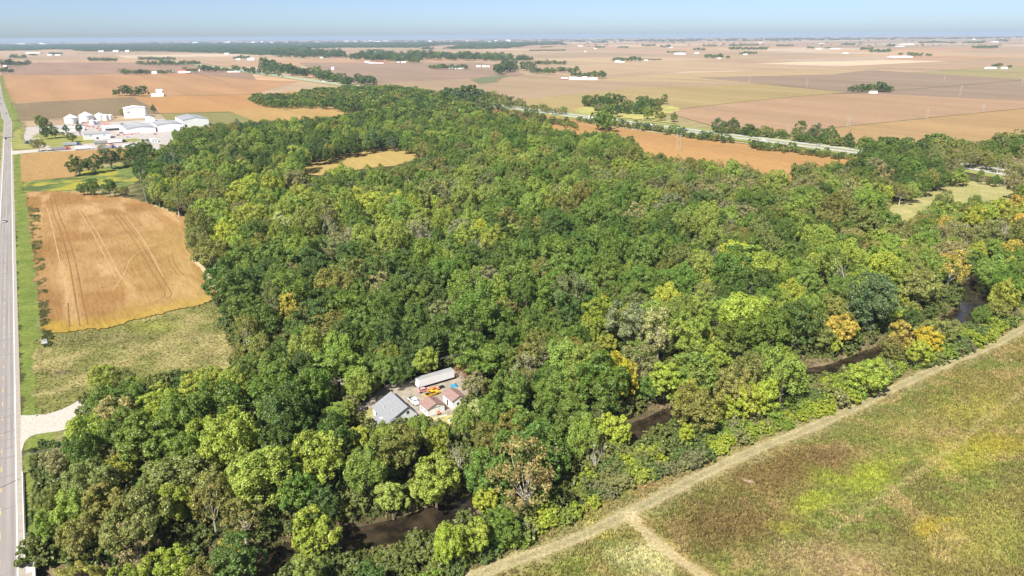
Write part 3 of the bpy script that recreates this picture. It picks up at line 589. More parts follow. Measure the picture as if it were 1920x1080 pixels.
# landmark trees seen in the photograph: crown centre px, radius px, style, colour, label
LM = [(1160, 716, 38, 'dense', 'yellow', 'bright yellow tree on the far creek bank above the dark creek bend'), (1625, 705, 36, 'dense', 'lime green', 'lime tree between the upper creek bend and the mown track'),
      (835, 468, 24, 'dense', 'cream-green', 'pale cream-green domed tree standing out deep inside the wood'), (545, 590, 24, 'tall', 'gold', 'golden tree at the edge of the wood beside the mown grass'),
      (868, 705, 17, 'ragged', 'rust-red', 'rust-coloured tree at the end of the white box trailer'), (430, 1018, 26, 'round', 'gold', 'golden crown in the corner wood near the photo bottom'),
      (490, 905, 62, 'feather', 'light green', 'big light green tree right of the olive corner wood'), (815, 878, 56, 'round', 'light green', 'big green tree overhanging the widest creek pool'),
      (985, 905, 72, 'ragged', 'tan', 'broad tan crown fading to autumn on the near creek bank'), (300, 762, 42, 'dense', 'lime green', 'yellow-green rounded tree beside the gravel drive'),
      (740, 845, 55, 'round', 'olive', 'mottled yellow-olive tree in front of the grey-roofed house'), (860, 850, 42, 'bare', 'bare grey', 'bare grey branching tree right of the farmhouse lawn'), (1118, 862, 30, 'bare', 'bare grey', 'leafless pale tree standing over the dark creek water'),
      (460, 758, 26, 'bare', 'bare grey', 'silvery dead tree by the overhead wires'), (895, 765, 22, 'spread', 'cream-green', 'pale star-shaped tree right of the brown-roofed sheds'), (1655, 325, 14, 'bare', 'bare grey', 'dead white tree before the dry clearing'),
      (1640, 575, 50, 'dense', 'blue-green', 'large dark blue-green tree near the right creek bend'), (1490, 615, 46, 'dense', 'dark green', 'very dark green rounded tree above the upper creek'), (1640, 310, 15, 'round', 'orange', 'orange tree at the end of the orange field'),
      (520, 745, 62, 'feather', 'mid green', 'broad feathery maple left of the farmhouse clearing'), (1310, 760, 52, 'spread', 'olive', 'broad yellow-olive tree leaning over the creek bank'), (1150, 800, 36, 'round', 'lime green', 'bright lime tree at the dark creek bend'),
      (915, 830, 34, 'dense', 'olive', 'olive tree at the right end of the farm lawn'), (960, 745, 42, 'round', 'mid green', 'round mid green tree right of the sheds'), (600, 880, 50, 'round', 'lime green', 'yellowing crown among dark trees left of the house front'),
      (250, 960, 75, 'spread', 'olive', 'wide olive crown dominating the corner wood'), (330, 880, 75, 'spread', 'olive', 'brownish olive crown spreading across the corner wood'), (175, 900, 60, 'spread', 'olive', 'olive tree nearest the guardrail in the corner wood'), (310, 1050, 52, 'round', 'lime green', 'yellow-green tree at the bottom of the corner wood'),
      (250, 1010, 46, 'ragged', 'tan', 'half-bare tan tree in the corner wood'), (1330, 640, 30, 'spread', 'gold', 'pale golden tree standing above the creek slope'), (1235, 635, 44, 'ragged', 'cream-green', 'pale yellow-green tree with an exposed forked trunk'), (985, 690, 36, 'ragged', 'grey-green', 'thin grey-green tree with pale bare limbs'),
      (530, 425, 24, 'dense', 'cream-green', 'pale rounded tree at the left of the wood'), (560, 470, 22, 'round', 'lime green', 'yellow-lime tree below the pale rounded one'), (885, 1016, 38, 'round', 'lime green', 'lime tree at the right end of the widest creek pool'), (585, 1092, 36, 'round', 'light green', 'green tree hiding the creek near the photo bottom'), (700, 1100, 30, 'dense', 'dark green', 'dark tree on the near bank below the widest pool'),
      (940, 985, 40, 'dense', 'mid green', 'dark green tree at the mown track edge'), (1722, 664, 24, 'round', 'lime green', 'lime-yellow small tree near the mown track bend'), (1660, 360, 20, 'round', 'lime green', 'lime tree at the corner of the dry clearing'), (1770, 420, 36, 'spread', 'gold', 'golden brown tree below the dry clearing'),
      (1740, 640, 28, 'round', 'yellow', 'yellow tree close to the right creek bend'), (1690, 640, 26, 'tall', 'gold', 'yellow-orange tree before the right creek bend'), (1905, 380, 12, 'round', 'orange', 'small orange tree at the right photo edge')]
trees = []                                           # x, y, R, style, colour, label
def place(px, py, rpx, hfrac=.6, R0=None):
    zc = 9.0
    for _ in range(3):
        x, y = G(px, py, zc); d = P(x, y, zc)[2]; R = rpx * d / FPX; zc = max(4, min(12, R * 1.45))
    return x, y, R
lx = []
for px, py, rp, st, cn, lab in LM:
    x, y, R = place(px, py, rp * .84); trees.append((x, y, R, st, cn, lab))
YARD_LIT = [(720, 770), (735, 750), (745, 790), (765, 775), (795, 765), (790, 735), (815, 740), (820, 775), (845, 745), (830, 722), (855, 715), (760, 740), (785, 722), (800, 714), (708, 792), (725, 798), (745, 800)]
def shades_yard(x, y, r, f=.9):
    z_ = r * 1.5; bad = np.zeros(np.shape(x), bool)
    for a, b in YARD_LIT:                              # trees that would stand in the sunlit yard's light
        hx, hy = G(a, b, 2.5); k_ = (z_ * 1.15 - 2.5) / sdir.z; bad |= np.hypot(x - sdir.x * k_ - hx, y - sdir.y * k_ - hy) < r * f
    return bad
trees = [t if not shades_yard(np.array(t[0]), np.array(t[1]), t[2]) else (t[0] - 3, t[1] - 1, t[2] * .7) + t[3:] for t in trees]
# the rest by dart throwing
cand = 110000
cx = rng.uniform(-560, 760, cand); cyy = rng.uniform(95, 2100, cand)
keep = rng.random(cand) < np.clip(1.15 - cyy / 2400, .3, 1); cx = cx[keep]; cyy = cyy[keep]
cr = np.exp(rng.normal(math.log(4.15), .34, len(cx))) * (1 + .12 * (fbm(3, cx, cyy, 60, 2) - .5)); cr = np.clip(cr, 2.3, 8.2)
zc = cr * 1.5; qx, qy, qd = P(cx, cyy, zc); rp = cr / qd * FPX
ok = (cover(qx, qy, rp * .95, rp * 1.05) > .80) & (qx > -60) & (qx < 2040) & (qy < 1160)
ok &= (pdist(cx, cyy, creek) > 5.5)
ok &= ~shades_yard(cx, cyy, cr, 1.0)
cx, cyy, cr = cx[ok], cyy[ok], cr[ok]
cell = 9.0; gridd = {}
def near_ok(x, y, r, f=.70):
    a, b = int(x // cell), int(y // cell)
    for i in range(a - 2, a + 3):
        for j in range(b - 2, b + 3):
            for (X_, Y_, R2) in gridd.get((i, j), ()):
                if (X_ - x) ** 2 + (Y_ - y) ** 2 < (f * (r + R2)) ** 2: return False
    return True
for t in trees: gridd.setdefault((int(t[0] // cell), int(t[1] // cell)), []).append(t[:3])
# colour zones in the wood (centre px, spread px, colour weights)
ZW = [((200, 930, 190, 140), {'olive': 4, 'tan': 1, 'lime green': 1.5, 'mid green': 1.6, 'light green': 1.4}), ((500, 880, 130, 130), {'light green': 3, 'mid green': 3, 'dark green': 2, 'olive': 1, 'lime green': .6}), ((560, 660, 170, 90), {'dark green': 3, 'mid green': 3, 'olive': 2, 'light green': 1.4, 'tan': .5}),
      ((850, 620, 200, 90), {'dark green': 4, 'mid green': 4, 'olive': 1.2, 'light green': .8}), ((800, 560, 250, 60), {'dark green': 3, 'mid green': 3, 'grey-green': 1.2, 'olive': 1.5, 'light green': .7, 'tan': .4}), ((1050, 480, 250, 80), {'mid green': 5, 'dark green': 3, 'light green': 1.5, 'olive': 1}),
      ((1250, 680, 200, 90), {'olive': 3, 'lime green': 3, 'light green': 3, 'gold': .4, 'mid green': 2.5, 'grey-green': 1, 'yellow': .1}), ((1000, 770, 160, 90), {'olive': 3, 'light green': 2.5, 'mid green': 2.5, 'lime green': 1.5, 'tan': .4}), ((1560, 600, 200, 100), {'olive': 3, 'lime green': 3, 'mid green': 2.5, 'light green': 2.6, 'gold': .5, 'dark green': 1}),
      ((1500, 440, 220, 60), {'mid green': 3, 'olive': 3, 'light green': 3, 'grey-green': 1, 'dark green': 1.5, 'tan': .8}), ((1800, 480, 160, 90), {'olive': 4, 'light green': 3, 'lime green': 2, 'gold': .6, 'tan': .9, 'mid green': 1.6}), ((1350, 335, 180, 28), {'olive': 3.5, 'tan': 3, 'gold': .6, 'light green': 1}), ((1000, 350, 350, 45), {'light green': 3.5, 'mid green': 3, 'olive': 2, 'grey-green': 1}),
      ((560, 400, 220, 60), {'light green': 4, 'lime green': 2.4, 'olive': 2, 'grey-green': 1.5, 'mid green': 2}), ((400, 480, 90, 60), {'mid green': 3, 'light green': 2, 'olive': 2, 'dark green': 1}), ((480, 270, 260, 50), {'mid green': 3, 'dark green': 2.6, 'light green': 1.6, 'olive': 1.2, 'blue-green': 1}), ((700, 190, 260, 30), {'dark green': 3, 'mid green': 3, 'olive': 1.4, 'light green': 1}),
      ((960, 260, 220, 40), {'mid green': 4, 'light green': 3, 'dark green': 2, 'olive': 1}), ((1680, 300, 140, 40), {'dark green': 3, 'mid green': 3, 'olive': 2, 'tan': 1}), ((1880, 290, 80, 50), {'olive': 3, 'tan': 2, 'mid green': 2}), ((1450, 780, 200, 60), {'lime green': 4, 'light green': 2, 'olive': 2, 'gold': .3}), ((950, 1000, 120, 60), {'lime green': 4, 'light green': 3, 'mid green': 2})]
STY = {'dark green': ['dense', 'dense', 'round'], 'mid green': ['round', 'dense', 'feather'], 'blue-green': ['dense', 'round'], 'grey-green': ['spread', 'ragged', 'round'], 'olive': ['spread', 'round', 'feather', 'ragged'], 'light green': ['feather', 'round', 'dense'],
       'lime green': ['round', 'dense', 'feather'], 'yellow': ['round', 'dense'], 'gold': ['round', 'spread', 'ragged'], 'tan': ['ragged', 'spread'], 'cream-green': ['dense', 'spread'], 'orange': ['round'], 'rust-red': ['ragged']}
def pick_col(px, py, x, y):
    w = {}
    for (zx, zy, sx, sy), d in ZW:
        g = math.exp(-((px - zx) / sx) ** 2 - ((py - zy) / sy) ** 2) + 1e-4
        for k_, v_ in d.items(): w[k_] = w.get(k_, 0) + g * v_
    ks = list(w)
    return random.choices(ks, [w[k_] ** 1.25 * (.35 + 1.5 * float(vn[(CN.index(k_) + 1) % 12](x / 34 + 7 * CN.index(k_), y / 34))) ** 3 for k_ in ks])[0]
order = np.argsort(-cr + rng.normal(0, .8, len(cr)))
for i in order:
    x, y, r = float(cx[i]), float(cyy[i]), float(cr[i])
    if near_ok(x, y, r): gridd.setdefault((int(x // cell), int(y // cell)), []).append((x, y, r)); trees.append((x, y, r, None, None, None))
full = []
for x, y, r, st, cn, lab in trees:
    px, py, d = [float(q) for q in P(x, y, r * 1.4)]
    if cn is None:
        cn = pick_col(px, py, x, y); st = random.choice(STY[cn])
        u = random.random()
        if u < .032 and d < 900: st, cn = 'bare', 'bare grey'
    full.append(dict(x=x, y=y, r=r, st=st, cn=cn, lab=lab, px=px, py=py, d=d, rp=r / d * FPX))
print('TREES', len(full))
BASE_R = {'round': 6.0, 'dense': 6.2, 'feather': 6.0, 'spread': 7.0, 'ragged': 6.0, 'tall': 4.6, 'cone': 3.6, 'bare': 5.0, 'shrub': 1.9}
def tree_xf(t):
    s = t['r'] / BASE_R[t['st']]; sz = s ** .72 * random.uniform(.84, 1.2)
    zb = float(height(np.array([t['x']]), np.array([t['y']]))[0]) if t['y'] < 420 and abs(t['x']) < 600 else 0.0
    c = np.array(COL[t['cn']]) * random.uniform(.82, 1.2) * np.array([random.uniform(.9, 1.12), 1, random.uniform(.85, 1.15)])
    return s, sz, zb, c
# ---- individuals: the three hundred that show largest
inframe = [t for t in full if -20 < t['px'] < 1940 and t['py'] < 1110]
lm = [t for t in full if t['lab']]
rest = sorted([t for t in inframe if not t['lab']], key=lambda t: -t['rp'])
ind = lm + rest[:296 - len(lm)]; ids = {id(t) for t in ind}
PLACES = [((150, 690, 330, 800), 'along the mown grass edge by the drive'), ((0, 800, 160, 1120), 'beside the guardrail'), ((160, 790, 420, 880), 'in the corner wood below the drive'), ((0, 880, 420, 1120), 'in the corner wood near the road bridge'), ((330, 640, 480, 800), 'at the wood corner beside the mown grass'),
          ((420, 800, 700, 930), 'left of the farmhouse front'), ((420, 930, 620, 1120), 'near the creek at the photo bottom'), ((480, 560, 700, 800), 'behind the farmhouse on the left'), ((700, 560, 900, 700), 'behind the white box trailer'), ((700, 800, 900, 930), 'between the farmhouse and the widest creek pool'),
          ((620, 930, 900, 1120), 'around the widest creek pool'), ((860, 680, 1040, 860), 'right of the brown-roofed sheds'), ((900, 860, 1120, 1060), 'between the dark creek bend and the track'), ((1040, 690, 1260, 860), 'above the dark creek bend'), ((1120, 780, 1480, 960), 'between the creek and the mown track'),
          ((1260, 650, 1480, 790), 'on the slope above the middle creek'), ((1480, 640, 1700, 800), 'beside the upper creek reach'), ((1480, 480, 1700, 660), 'above the upper creek reach'), ((1700, 560, 1960, 720), 'near the right creek bend'), ((1700, 400, 1960, 560), 'below the dry clearing')]
def where(px, py):
    for (a, b, c, d), s in PLACES:
        if a <= px < c and b <= py < d: return s
    return 'in the wood behind the farm' if px < 900 else 'in the wood beyond the middle creek'
KIND = {'round': 'rounded tree', 'dense': 'dense tree', 'feather': 'feathery tree', 'spread': 'spreading tree', 'ragged': 'ragged tree', 'tall': 'tall tree', 'bare': 'leafless tree'}
ORD = ['', 'second', 'third', 'fourth', 'fifth', 'sixth', 'seventh', 'eighth', 'ninth', 'tenth', 'eleventh', 'twelfth', 'thirteenth', 'fourteenth', 'fifteenth', 'sixteenth']
bins = {}
for t in ind:
    if not t['lab']: bins.setdefault((t['cn'], KIND[t['st']], where(t['px'], t['py'])), []).append(t)
for (cn, kd, pl), L in bins.items():
    L.sort(key=lambda t: t['px'])
    for i, t in enumerate(L):
        t['lab'] = ('%s %s %s' % (cn, kd, pl)) if len(L) == 1 else (('leftmost %s %s %s' if i == 0 else ORD[min(i, 15)] + ' %s %s from the left %s') % (cn, kd, pl)) if i < len(L) - 1 else 'rightmost %s %s %s' % (cn, kd, pl)
def add_tree(t, group='trees of the creekside wood', sink=0.0):
    s, sz, zb, c = tree_xf(t); cm, tm = random.choice(PROTO[t['st']])
    nm = {'bare': 'bare_tree', 'cone': 'conifer_tree', 'shrub': 'shrub'}.get(t['st'], 'broadleaf_tree')
    o = thing(nm, t['lab'], 'tree', (t['x'], t['y'], zb), random.uniform(0, 6.28), group); q_ = random.uniform(.86, 1.16); o.scale = (s * q_, s / q_, sz); o.location.z -= sink * sz
    link('trunk', tm, o); cr_ = link('crown', cm, o); cr_['col'] = [float(q) for q in c]
    return o
for t in ind: add_tree(t)
# ---- all the others as one wood
oth = [t for t in full if id(t) not in ids and t['y'] < 1000]
def scatter_trees(name, L, src_far=False, **props):
    pos, idx, rz, scl, col = [], [], [], [], []
    for t in L:
        s, sz, zb, c = tree_xf(t)
        if src_far: s = t['r'] / 6.0; sz = s ** .8 * random.uniform(.85, 1.15); idx.append(random.randrange(4))
        else: a, k_ = WOFF[t['st']]; idx.append(a + random.randrange(k_))
        pos.append((t['x'], t['y'], zb)); rz.append(random.uniform(0, 6.28)); q_ = random.uniform(.86, 1.16); scl.append((s * q_, s / q_, sz)); col.append(c)
    return scatter(name, SRC_FAR if src_far else SRC_WOOD, pos, idx, rz, scl, col, **props)
scatter_trees('woodland', oth, label='dense mixed green wood filling the valley behind the farm', category='woodland')
scatter_trees('distant_woodland', [t for t in full if id(t) not in ids and t['y'] >= 1000], True, label='far end of the wood narrowing towards the interstate', category='woodland')
scat_px_q = []
# ---- thickets, weeds and meadow growth nobody could count
def scat_px(name, polys, n_per_m2, src, nsrc, scl, colfn, zf=None, **props):
    PS = []
    for p in polys:
        q = np.array(GP(p)); a0, b0 = q.min(0); a1, b1 = q.max(0); n_ = int((a1 - a0) * (b1 - b0) * n_per_m2)
        x = rng.uniform(a0, a1, n_); y = rng.uniform(b0, b1, n_); k_ = inpoly(x, y, [tuple(r) for r in q]); PS.append(np.stack([x[k_], y[k_]], 1))
    q = np.concatenate(PS); x, y = q[:, 0], q[:, 1]; n_ = len(x)
    s = scl(x, y) * rng.uniform(.65, 1.35, n_); k_ = s > .05; x, y, s = x[k_], y[k_], s[k_]; n_ = len(x)
    scatter(name, src, np.stack([x, y, height(x, y)], 1), rng.integers(0, nsrc, n_), rng.uniform(0, 6.28, n_), s, colfn(x, y), **props)
def thick_col(x, y):
    a = fbm(2, x, y, 8, 3); c = mixc((.20, .28, .035), (.32, .37, .035), sstep(.4, .62, a)); c = mixc(c, (.12, .17, .04), sstep(.5, .65, fbm(5, x, y, 7, 3))); return mixc(c, (.22, .20, .10), .7 * sstep(.6, .68, fbm(9, x, y, 7, 3)))
scat_px('creekside_thicket', [[(800, 1110), (870, 1072), (950, 1036), (1040, 996), (1120, 948), (1180, 922), (1290, 882), (1390, 838), (1500, 796), (1590, 762), (1650, 735), (1690, 700), (1762, 684), (1842, 650), (1915, 600), (1880, 585), (1800, 625), (1700, 655), (1600, 708), (1500, 745), (1400, 785), (1260, 830), (1150, 880), (1050, 925), (930, 985), (850, 1050), (760, 1110)]],
        .26, SRC_SHRUB, 3, lambda x, y: .85 + .75 * (fbm(4, x, y, 9, 2) - .3) - 2 * (pdist(x, y, creek) < 6), thick_col, label='bright yellow-green thicket between the creek and the mown track', category='thicket')
def dark_shrub(x, y):
    a = fbm(2, x, y, 6, 3); return mixc((.06, .105, .022), (.15, .17, .04), sstep(.42, .62, a))
scat_px('roadside_thicket', [[(56, 842), (90, 830), (120, 845), (130, 900), (105, 960), (100, 1070), (80, 1060), (70, 1000), (61, 900)]], .25, SRC_SHRUB, 3, lambda x, y: .5 + .5 * fbm(4, x, y, 7, 2), dark_shrub, label='green scrub between the guardrail and the corner wood', category='thicket')
edge_strip = [[(436, 700), (452, 672), (438, 628), (420, 595), (404, 560), (420, 560), (445, 600), (470, 670), (460, 705)], [(356, 440), (364, 470), (372, 490), (405, 520), (410, 545), (425, 545), (400, 500), (376, 440)], [(270, 376), (375, 418), (385, 408), (290, 366)], [(640, 790), (690, 745), (722, 720), (775, 706), (850, 686), (850, 676), (770, 695), (700, 720), (640, 770)], [(860, 690), (885, 715), (885, 790), (900, 790), (900, 700)],
              [(150, 748), (175, 745), (320, 712), (440, 700), (440, 712), (320, 725), (180, 760)]]
scat_px('wood_edge_scrub', edge_strip, .2, SRC_SHRUB, 3, lambda x, y: .6 + .7 * fbm(4, x, y, 7, 2), dark_shrub, label='low dark scrub along the open edges of the wood', category='thicket')
def weed_col(x, y):
    a = fbm(6, x, y, 9, 3); c = mixc((.15, .17, .055), (.28, .25, .10), sstep(.4, .6, a)); return mixc(c, (.34, .30, .04), .8 * sstep(.58, .66, fbm(3, x, y, 12, 3)))
vz = [tuple(W2(u, v)) for u, v in ((330, -12.5), (330, -9.5), (480, -8.0), (640, -6.0), (640, -12.5))]
def scat_g(name, poly, dens, src, ns, scl, colfn, **pr):
    q = np.array(poly); a0, b0 = q.min(0); a1, b1 = q.max(0); n_ = int((a1 - a0) * (b1 - b0) * dens); x = rng.uniform(a0, a1, n_); y = rng.uniform(b0, b1, n_); k_ = inpoly(x, y, poly); x, y = x[k_], y[k_]
    s = scl(x, y) * rng.uniform(.6, 1.4, len(x)); k_ = s > .05; x, y, s = x[k_], y[k_], s[k_]; n_ = len(x)
    scatter(name, src, np.stack([x, y, np.zeros(n_)], 1), rng.integers(0, ns, n_), rng.uniform(0, 6.28, n_), s, colfn(x, y), **pr)
scat_g('verge_weeds', vz, 1.6, SRC_TUFT, 4, lambda x, y: .35 + .75 * sstep(.34, .62, fbm(7, x, y, 7, 3)), weed_col, label='patchy weeds between the road verge and the orange field', category='weeds')
def under_col(x, y): return mixc((.09, .145, .03), (.22, .225, .055), fbm(2, x, y, 9, 3))
scat_px('forest_understory', [[(50, 1110), (100, 850), (170, 740), (440, 700), (420, 600), (700, 520), (1000, 500), (1500, 480), (1900, 480), (1900, 580), (1690, 700), (1400, 800), (1180, 890), (900, 1040), (800, 1110)]],    .085, SRC_SHRUB, 3, lambda x, y: np.where(pdist(x, y, creek) < 7, -1, .9 + .5 * fbm(4, x, y, 9, 2)) - 2 * inpoly(*P(x, y, 0 * x)[:2], FORBID[1]), under_col, label='shrubby undergrowth on the floor of the wood', category='undergrowth')
def mcol(x, y):
    return meadow(x, y) * rng.uniform(.8, 1.4, len(x))[:, None] * 1.15
def mscale(x, y):
    d = np.minimum(pdist(x, y, PATH) - 1.2, pdist(x, y, PATH2) - .8) + 2.4 * (fbm(7, x, y, 4, 3) - .5); return (.45 + .75 * fbm(5, x, y, 6, 3)) * (.16 + .84 * sstep(0, 2.6, d)) * (1 + .4 * (fbm(9, x, y, 20, 2) - .5))
px_ok = GP([(800, 1110), (880, 1056), (1030, 990), (1170, 915), (1290, 872), (1490, 786), (1690, 696), (1840, 632), (1930, 585), (2000, 640), (2000, 1110)])
scat_g('meadow_growth', px_ok, 2.3, SRC_TUFT, 4, mscale, mcol, label='rough brown and yellow meadow growth on both sides of the mown track', category='meadow')

scat_g('mown_stubble', GP(F3), 1.2, SRC_TUFT, 4, lambda x, y: .26 + .2 * fbm(5, x, y, 7, 3), lambda x, y: mown(x, y) * rng.uniform(.8, 1.3, len(x))[:, None] * 1.1, label='rough pale stubble of the mown grass beside the orange field', category='grass')
scat_g('bean_rows', f1g, 1.2, SRC_TUFT, 4, lambda x, y: np.where(vn[3](toUV(x, y)[1] * 1.3, toUV(x, y)[0] / 30) > .35, .5, 0) , lambda x, y: bean(x, y) * rng.uniform(.75, 1.35, len(x))[:, None], label='ripening orange-tan bean plants filling the left field', category='crop')

def bank_col(x, y): return mixc(mixc((.10, .17, .03), (.26, .25, .07), fbm(2, x, y, 6, 3)), (.36, .29, .16), sstep(.5, .66, fbm(5, x, y, 8, 3)))
cp = np.array(creek); tn = rng.integers(0, len(cp) - 1, 14000); tt = rng.random(14000)[:, None]; q = cp[tn] * (1 - tt) + cp[tn + 1] * tt + rng.normal(0, 8.5, (14000, 2)); dd = pdist(q[:, 0], q[:, 1], creek); q = q[(dd > CW + .6) & (dd < 20) & (q[:, 1] > 105) & (q[:, 0] > -110)]
scatter('bank_grass', SRC_TUFT, np.stack([q[:, 0], q[:, 1], height(q[:, 0], q[:, 1])], 1), rng.integers(0, 4, len(q)), rng.uniform(0, 6.28, len(q)), rng.uniform(.6, 1.6, len(q)), bank_col(q[:, 0], q[:, 1]), label='grass and weeds on the creek banks', category='grass')
# ------------------------------------------------------------------ materials of built things
WHITEW = M('white_siding', (.80, .80, .78), .6, .3, .06, .8); WHITEM = M('white_metal', (.82, .83, .83), .4, .4, .05, .4); GREYR = M('grey_shingle', (.255, .262, .275), .85, .2, .16, 1.6); BROWNR = M('brown_shingle', (.29, .185, .16), .85, .2, .18, 1.6)
GREYM = M('grey_metal_roof', (.33, .33, .33), .45, .4, .12, .12, stretch=(1, 6, 1)); DARKM = M('dark_metal', (.05, .05, .055), .5, .4, .2, 2); GLASS = M('window_glass', (.03, .04, .05), .12, .6, .1, 1); TYRE = M('tyre_rubber', (.02, .02, .02), .9, .1, .1, 3)
REDP = M('red_paint', (.55, .06, .05), .4, .4, .12, 1); YELP = M('yellow_paint', (.78, .42, .02), .4, .5, .1, 1); WHITEP = M('white_paint', (.82, .82, .82), .3, .5, .03, 1); BLACKP = M('black_paint', (.02, .02, .022), .3, .5, .1, 1); BLUEP = M('blue_paint', (.04, .09, .22), .3, .5, .1, 1); SILVERP = M('silver_paint', (.45, .46, .48), .3, .5, .1, 1)
ORANGEP = M('orange_paint', (.75, .22, .05), .4, .4, .15, 1); TARP = M('blue_tarp', (.03, .22, .36), .5, .3, .2, 2); POLEW = M('weathered_pole', (.42, .39, .35), .85, .1, .15, 2); CONCR = M('bridge_concrete', (.58, .55, .50), .9, .2, .15, .7); STEEL = M('galvanised_steel', (.62, .63, .64), .45, .5, .1, 2); REDB = M('red_barn_paint', (.38, .10, .08), .8, .2, .15, 1)
def windows(t, wallx, ys, z, w=1.1, h=1.2, axis='x', side=-1):
    """framed windows on a wall; axis 'x' = wall at local x, else at local y"""
    for y in ys:
        f = MB(); p = MB()
        for mb, a, b, o in ((f, w / 2 + .1, h / 2 + .1, .05), (p, w / 2, h / 2, .08)):
            lo, hi = sorted((wallx, wallx + side * o))
            if axis == 'x': mb.box(lo, hi, y - a, y + a, z - b, z + b)
            else: mb.box(y - a, y + a, lo, hi, z - b, z + b)
        fo = f.build('window', WHITEP, t); p.build('pane', GLASS, fo)
def gable(name, label, cat, loc, L, W_, eave, ridge, wall, roof, axis='y', rz=TH, over=.4, group=None, ridge_off=0.0):
    """gabled building; ridge along the local axis; ridge_off moves the ridge sideways"""
    t = thing(name, label, cat, loc, rz, group); h = W_ / 2
    MB().prism([(-h, 0), (h, 0), (h, eave), (ridge_off, ridge), (-h, eave)], -L / 2, L / 2, axis).build('wall', wall, t)
    r = MB()
    for s in (-1, 1):
        sl = (ridge - eave) / (h - s * ridge_off); e = h + over; ze = eave - sl * over
        r.prism([(ridge_off, ridge + .02), (s * e, ze + .02), (s * e, ze + .2), (ridge_off, ridge + .2)], -L / 2 - over, L / 2 + over, axis)
    r.build('roof', roof, t); return t
def g3(px, py, z=0): x, y = G(px, py, z); return (x, y, z)
# ------------------------------------------------------------------ farmhouse yard
ra = np.array(toUV(*G(731, 735, 6.3))); rb = np.array(toUV(*G(767, 763, 6.3))); ea = np.array(toUV(*G(699, 766, 2.9)))
Lh = abs(ra[0] - rb[0]); uc = (ra[0] + rb[0]) / 2; vr = (ra[1] + rb[1]) / 2; front = max(6.5, vr - ea[1]); back = 3.6
vc = vr - (front - back) / 2; pos = W2(uc, vc); hw = (front + back) / 2
house = gable('farmhouse', 'white farmhouse with a large grey shingled roof in the wooded clearing', 'house', (pos[0], pos[1], 0), Lh - .8, 2 * hw - .8, 2.9, 6.3, WHITEW, GREYR, ridge_off=vr - vc)
windows(house, -(hw - .4), (-4, -1, 3), 1.5, 1.2, 1.3); windows(house, -(Lh - .8) / 2, (-2.2, 1.2), 1.6, 1.1, 1.3, 'y'); windows(house, -(Lh - .8) / 2, (vr - vc,), 4.3, .9, 1.0, 'y')
po = MB(); x0 = -(hw - .4) - 3.0
po.prism([(x0, 2.05), (-(hw - .4) + 2.8, 3.62), (-(hw - .4) + 2.8, 3.80), (x0, 2.22)], -Lh / 2 - .3, .6).build('porch_roof', GREYR, house)
MB().box(x0 + .3, -(hw - .4) - .02, -Lh / 2 + .2, .2, 0, 2.1).build('porch_wall', WHITEW, house)
d = MB().box(-(hw - .4) - .07, -(hw - .4) - .01, 4.3, 5.3, 0, 2.1).build('door', WHITEP, house); MB().box(-(hw - .4) - .13, -(hw - .4) - .08, 4.4, 4.5, 1, 1.1).build('handle', DARKM, d)
for yy, xx in ((-3.0, -2.2), (1.2, -3.1)): MB().tube([(xx, yy, 3.6), (xx, yy, 5.2)], .1, 8).build('vent_pipe', STEEL, house)
MB().box(vr - vc + .5, vr - vc + .9, -2, 4.2, 5.6, 6.42).build('back_slope_strip', DARKM, house)  # dark strip past the ridge, standing for the back slope seen there
MB().lathe([(.55, 0), (.45, .12), (.2, .2), (.02, .22)], 14).build('satellite_dish', WHITEP, house, (-(hw - .4) - .6, -2.2, 2.9))
def shed_at(name, label, pa, pb, eave, ridge, W_, roof, wallz):
    a = np.array(toUV(*G(*pa, wallz))); b = np.array(toUV(*G(*pb, wallz))); L = abs(a[0] - b[0]); uc = (a[0] + b[0]) / 2; v = (a[1] + b[1]) / 2 + W_ / 2; p = W2(uc, v)
    return gable(name, label, 'shed', (p[0], p[1], 0), L - .5, W_, eave, ridge, WHITEW, roof, over=.3), L
s1, L1 = shed_at('garden_shed', 'white shed with brown roof nearer the grey-roofed house', (784.5, 755.5), (804, 768.5), 2.6, 4.0, 6.4, BROWNR, 2.6)
MB().box(-1.1, 1.1, -(L1 - .5) / 2 - .06, -(L1 - .5) / 2 - .01, 0, 2.2).build('door', WHITEP, s1); MB().box(-1.6, 1.6, -(L1 - .5) / 2 - .09, -(L1 - .5) / 2 - .02, 2.5, 2.7).build('door_trim', GREYR, s1); windows(s1, -3.2, (-1.2, 1.2), 1.4, .8, .9); MB().tube([(1, .6, 3.3), (1, .6, 4.3)], .12, 8).build('vent_pipe', DARKM, s1)
s2, L2 = shed_at('garden_shed', 'white shed with brown roof under the rusty tree, farther from the house', (828, 738), (850.5, 752.5), 3.0, 4.2, 5.4, BROWNR, 3.0)
MB().box(-2.78, -2.71, -.3, .6, 0, 2.1).build('door', DARKM, s2); windows(s2, -(L2 - .5) / 2, (-.6,), 1.5, .9, 1, 'y')
# fence of pale boards in front of the nearer shed
fa, fb = np.array(G(812, 787)), np.array(G(838, 779)); t = thing('board_edging', 'low white board edging before the nearer brown-roofed shed', 'edging', (fa[0], fa[1], 0), math.atan2(*(fb - fa)[::-1]))
Lf = float(np.hypot(*(fb - fa))); MB().box(0, Lf, -.06, .06, .0, .35).build('board', WHITEW, t)
for k in range(3): MB().box(Lf * k / 2 - .07, Lf * k / 2 + .07, .061, .2, 0, .5).build('post', WHITEW, t)
